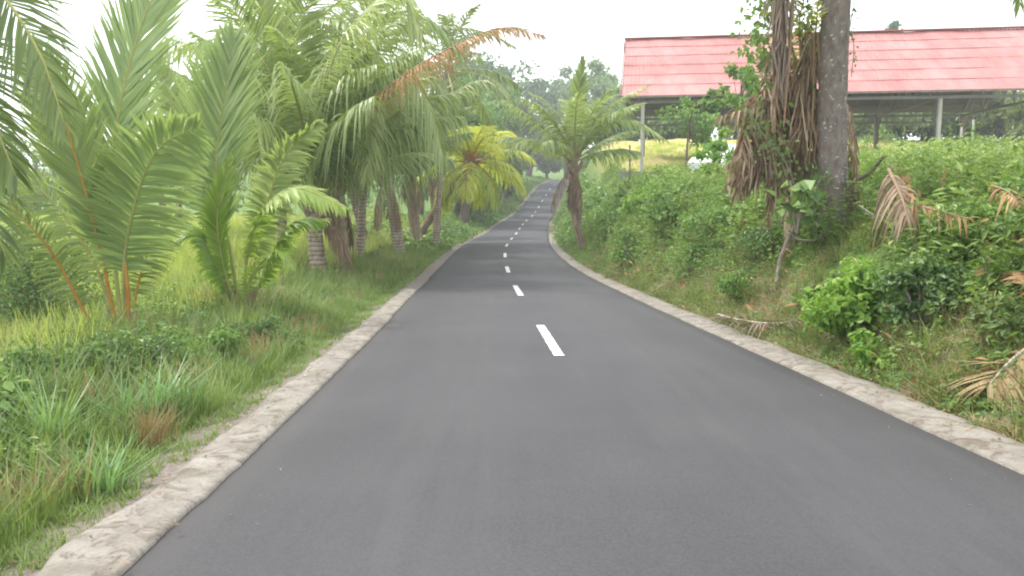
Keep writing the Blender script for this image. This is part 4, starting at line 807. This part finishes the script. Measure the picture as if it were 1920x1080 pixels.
sz = (.55+.45*clr)*rs.uniform(.6, 1.2, len(X))*(.7+.45*sstep(3.2, 5, d))*(1+np.maximum(Y-15, 0)/90); sp2 = noise(X, Y, 2.2, 14)+rs.normal(0, .35, len(X))
for m_, kk, tt in ((0, sp2 < .35, tb+tb2), (1, (sp2 >= .35) & (sp2 < 1.1), tb), (2, sp2 >= 1.1, tb2)): scatter(g, tt, X[kk], Y[kk], sz[kk]*(1.15 if m_ == 1 else 1), tn[kk], rs, m=m_, Z=Z[kk])
o = g.build('bank_undergrowth', [M_bank, M_leaf, M_leafo]); tag(o, 'tangled green weeds covering the right bank', 'weeds', kind='stuff')
g = Geo(); X, Y = rnd(rs, 16000, HW+KR+.05, 12, 3.5, 45, pw=1.6); kp = infr(X, Y) & (noise(X, Y, 1.2, 6) > -.5); X, Y = X[kp], Y[kp]
scatter(g, [template_grass(rs, 8, .38, .006, .8, .1) for _ in range(6)], X, Y, rs.uniform(.5, 1.2, len(X)), .5+.2*noise(X, Y, 1, 5), rs); o = g.build('bank_grass', M_grass); tag(o, 'wiry green grass on the right bank', 'grass', kind='stuff')
g = Geo(); X, Y = rnd(rs, 11000, HW+KR-.02, 7.5, 3.0, 34, pw=1.6); d = X-cx(Y); kp = infr(X, Y) & (noise(X, Y, .9, 11) > .15-(d < 4.0)*.5); X, Y = X[kp], Y[kp]
scatter(g, [template_grass(rs, 9, .26, .006, 1.6, .14) for _ in range(6)], X, Y, rs.uniform(.4, 1.1, len(X)), .5+.25*noise(X, Y, .6, 5), rs, Z=ground(X, Y)+.03); o = g.build('dry_bank_grass', M_dry); tag(o, 'dry straw and dead stalks at the foot of the right bank', 'dry grass', kind='stuff')
# tall mixed weeds and scattered brown leaves on the bank
g = Geo(); X, Y = rnd(rs, 2600, HW+KR+.5, 13, 4, 40, pw=1.5); kp = infr(X, Y) & (noise(X, Y, 1.0, 15) > .1) & (X-cx(Y) < 9); X, Y = X[kp], Y[kp]; tt = []
for k in range(7):
    gt = Geo()
    for q in range(3):
        a = rs.rand()*6.28; l_ = rs.uniform(.05, .3); hh = rs.uniform(.5, 1.0); tipp = np.array([math.cos(a)*l_, math.sin(a)*l_, hh]); m_ = 16; u_ = rs.rand(m_)**.7; p_ = tipp*u_[:, None]
        dd2 = nrm(rs.normal(0, 1, (m_, 3))*[1, 1, .3]+[0, 0, .1]); gt.leaves(p_, dd2, nrm(rs.normal(0, .4, (m_, 3))+[0, 0, 1]), rs.uniform(.07, .16, m_), rs.uniform(.03, .06, m_), 0, rs.normal(0, .12, m_), .1)
        gt.tube([[0, 0, -.05], tipp*.5, tipp], [.006, .005, .002], 3, 0, -.1)
    tt.append((np.concatenate(gt.v), np.concatenate(gt.f), np.concatenate(gt.t)))
scatter(g, tt, X, Y, rs.uniform(.6, 1.3, len(X)), .5+.25*noise(X, Y, 1.5, 5), rs); o = g.build('tall_bank_weeds', M_bank); tag(o, 'taller upright weeds on the right bank', 'weeds', kind='stuff')
g = Geo(); X, Y = rnd(rs, 9000, HW+KR, 9, 3.5, 32, pw=1.4); kp = infr(X, Y) & (noise(X, Y, .8, 17)+.5*noise(X, Y, 2.5, 6) > .35); X, Y = X[kp], Y[kp]; n = len(X)
Z = ground(X, Y)+.04+.6*rs.rand(n)**2; nn = nrm(rs.normal(0, .6, (n, 3))+[-.3, -.3, 1]); dr = nrm(np.cross(nn, rs.normal(0, 1, (n, 3)))); ln = rs.uniform(.05, .24, n)*np.clip(Y/11, .45, 1); g.leaves(np.stack([X, Y, Z], -1), dr, nn, ln, ln*rs.uniform(.1, .35, n), 0, rs.normal(.55, .25, n), .1)
o = g.build('dead_leaves', M_deado); tag(o, 'brown dead leaves caught in the bank weeds', 'dead leaves', kind='stuff')
# field grass in front of / beyond hall
g = Geo(); X, Y = rnd(rs, 9000, 7, 40, 36, 75, pw=1.0); kp = infr(X, Y) & (noise(X, Y, 5, 3) > -.2) ; X, Y = X[kp], Y[kp]
scatter(g, [template_grass(rs, 9, .5, .02, .7, .3) for _ in range(5)], X, Y, rs.uniform(.5, 1.0, len(X)), .6+.25*noise(X, Y, 4, 5), rs); o = g.build('field_grass', M_rice); tag(o, 'yellowish field grass around the hall', 'grass', kind='stuff')
# far roadside cover on both sides of the climbing road
g = Geo()
for a_, b_ in ((-12, -3.1), (3.1, 12)):
    X, Y = rnd(rs, 5200, a_, b_, 42, 170, pw=1.0)
    if a_ > 0: kp = (X-cx(Y) < 6) | (Y > 105); X, Y = X[kp], Y[kp]
    scatter(g, [template_weed(rs, 24, .9, .7, .35, .6) for _ in range(5)], X, Y, rs.uniform(.5, 1.3, len(X))*(.4+.6*sstep(3, 6, np.abs(X-cx(Y)))), .5+.25*noise(X, Y, 4, 5), rs)
o = g.build('roadside_scrub', M_weed); tag(o, 'green scrub beside the climbing far road', 'scrub', kind='stuff')
# litter: dry leaves and grit on the edging and verge
g = Geo(); n = 2600; sd_ = rs.rand(n) < .5; Y = 2+28*rs.rand(n)**1.7; off = np.where(sd_, -(HW+rs.uniform(-.05, .95, n)), HW+rs.uniform(.0, 1.2, n)); X = cx(Y)+off
Z = np.where(off < 0, np.where(-off < HW+KL, zr(Y)+.055, ground(X, Y)+.03), np.where(off < HW+KR, zr(Y)+.055, ground(X, Y)+.03)); kp = (noise(X, Y, .8, 13) > -.1) | (rs.rand(n) < .2); X, Y, Z = X[kp], Y[kp], Z[kp]; n = len(X)
nn = nrm(rs.normal(0, .25, (n, 3))+[0, 0, 1]); dr = nrm(rs.normal(0, 1, (n, 3))*[1, 1, .1]); ln = rs.uniform(.012, .05, n); g.leaves(np.stack([X, Y, Z], -1), dr, nn, ln, ln*rs.uniform(.15, .6, n), 0, rs.normal(.5, .2, n), .1)
o = g.build('leaf_litter', M_dead); tag(o, 'small dry leaves and twigs on the road edgings', 'leaf litter', kind='stuff')
g = Geo(); n = 170; Y = 4+30*rs.rand(n)**1.5; off = np.where(rs.rand(n) < .5, -1, 1)*(HW-.02-rs.rand(n)**3*1.3); X = cx(Y)+off; nn = nrm(rs.normal(0, .2, (n, 3))+[0, 0, 1]); dr = nrm(rs.normal(0, 1, (n, 3))*[1, 1, .05])
ln = rs.uniform(.008, .03, n); g.leaves(np.stack([X, Y, zr(Y)+.047-.0055*off**2+.002], -1), dr, nn, ln, ln*rs.uniform(.3, .8, n), 0, rs.normal(.5, .2, n), .1); o = g.build('road_litter', M_dead2); tag(o, 'bits of leaf and grit lying along the asphalt edges', 'leaf litter', kind='stuff')
# distinct long-bladed grass tufts
for q, (x, y, lb) in enumerate([(250, 815, 'large pale blue green grass tuft near the foot of the young palm'), (345, 790, 'long bladed grass tuft right beside the edging'), (110, 860, 'wide arching grass tuft low at the left border'), (180, 930, 'small grass tuft nearest the camera on the left verge'), (30, 800, 'grass tuft with long flat blades crossing the left border')]):
    b = G(x, y); g = Geo(); r2 = np.random.RandomState(70+q)
    for k in range(3):
        V, F, T = template_grass(r2, 26, .62 if q != 3 else .4, .0085, .75, .12); g.add(V+b+[r2.normal(0, .08), r2.normal(0, .08), 0], F, 0, T+.6)
    o = g.build('grass_tuft', M_grassb, loc=b); tag(o, lb, 'grass tuft', 'long bladed grass tufts on the left verge')

# ------------------------------------------------------------------ haze
m, nt, out = newmat('haze'); v = nt.nodes.new('ShaderNodeVolumePrincipled'); v.inputs['Density'].default_value = .0012; v.inputs['Color'].default_value = (.93, .97, 1, 1); v.inputs['Anisotropy'].default_value = .2
nt.links.new(v.outputs[0], out.inputs['Volume'])
g = Geo(); g.box((0, 650, 16), (1500, 900, 24)); o = g.build('haze', m); tag(o, 'pale humid haze over the distance', 'haze', kind='stuff')
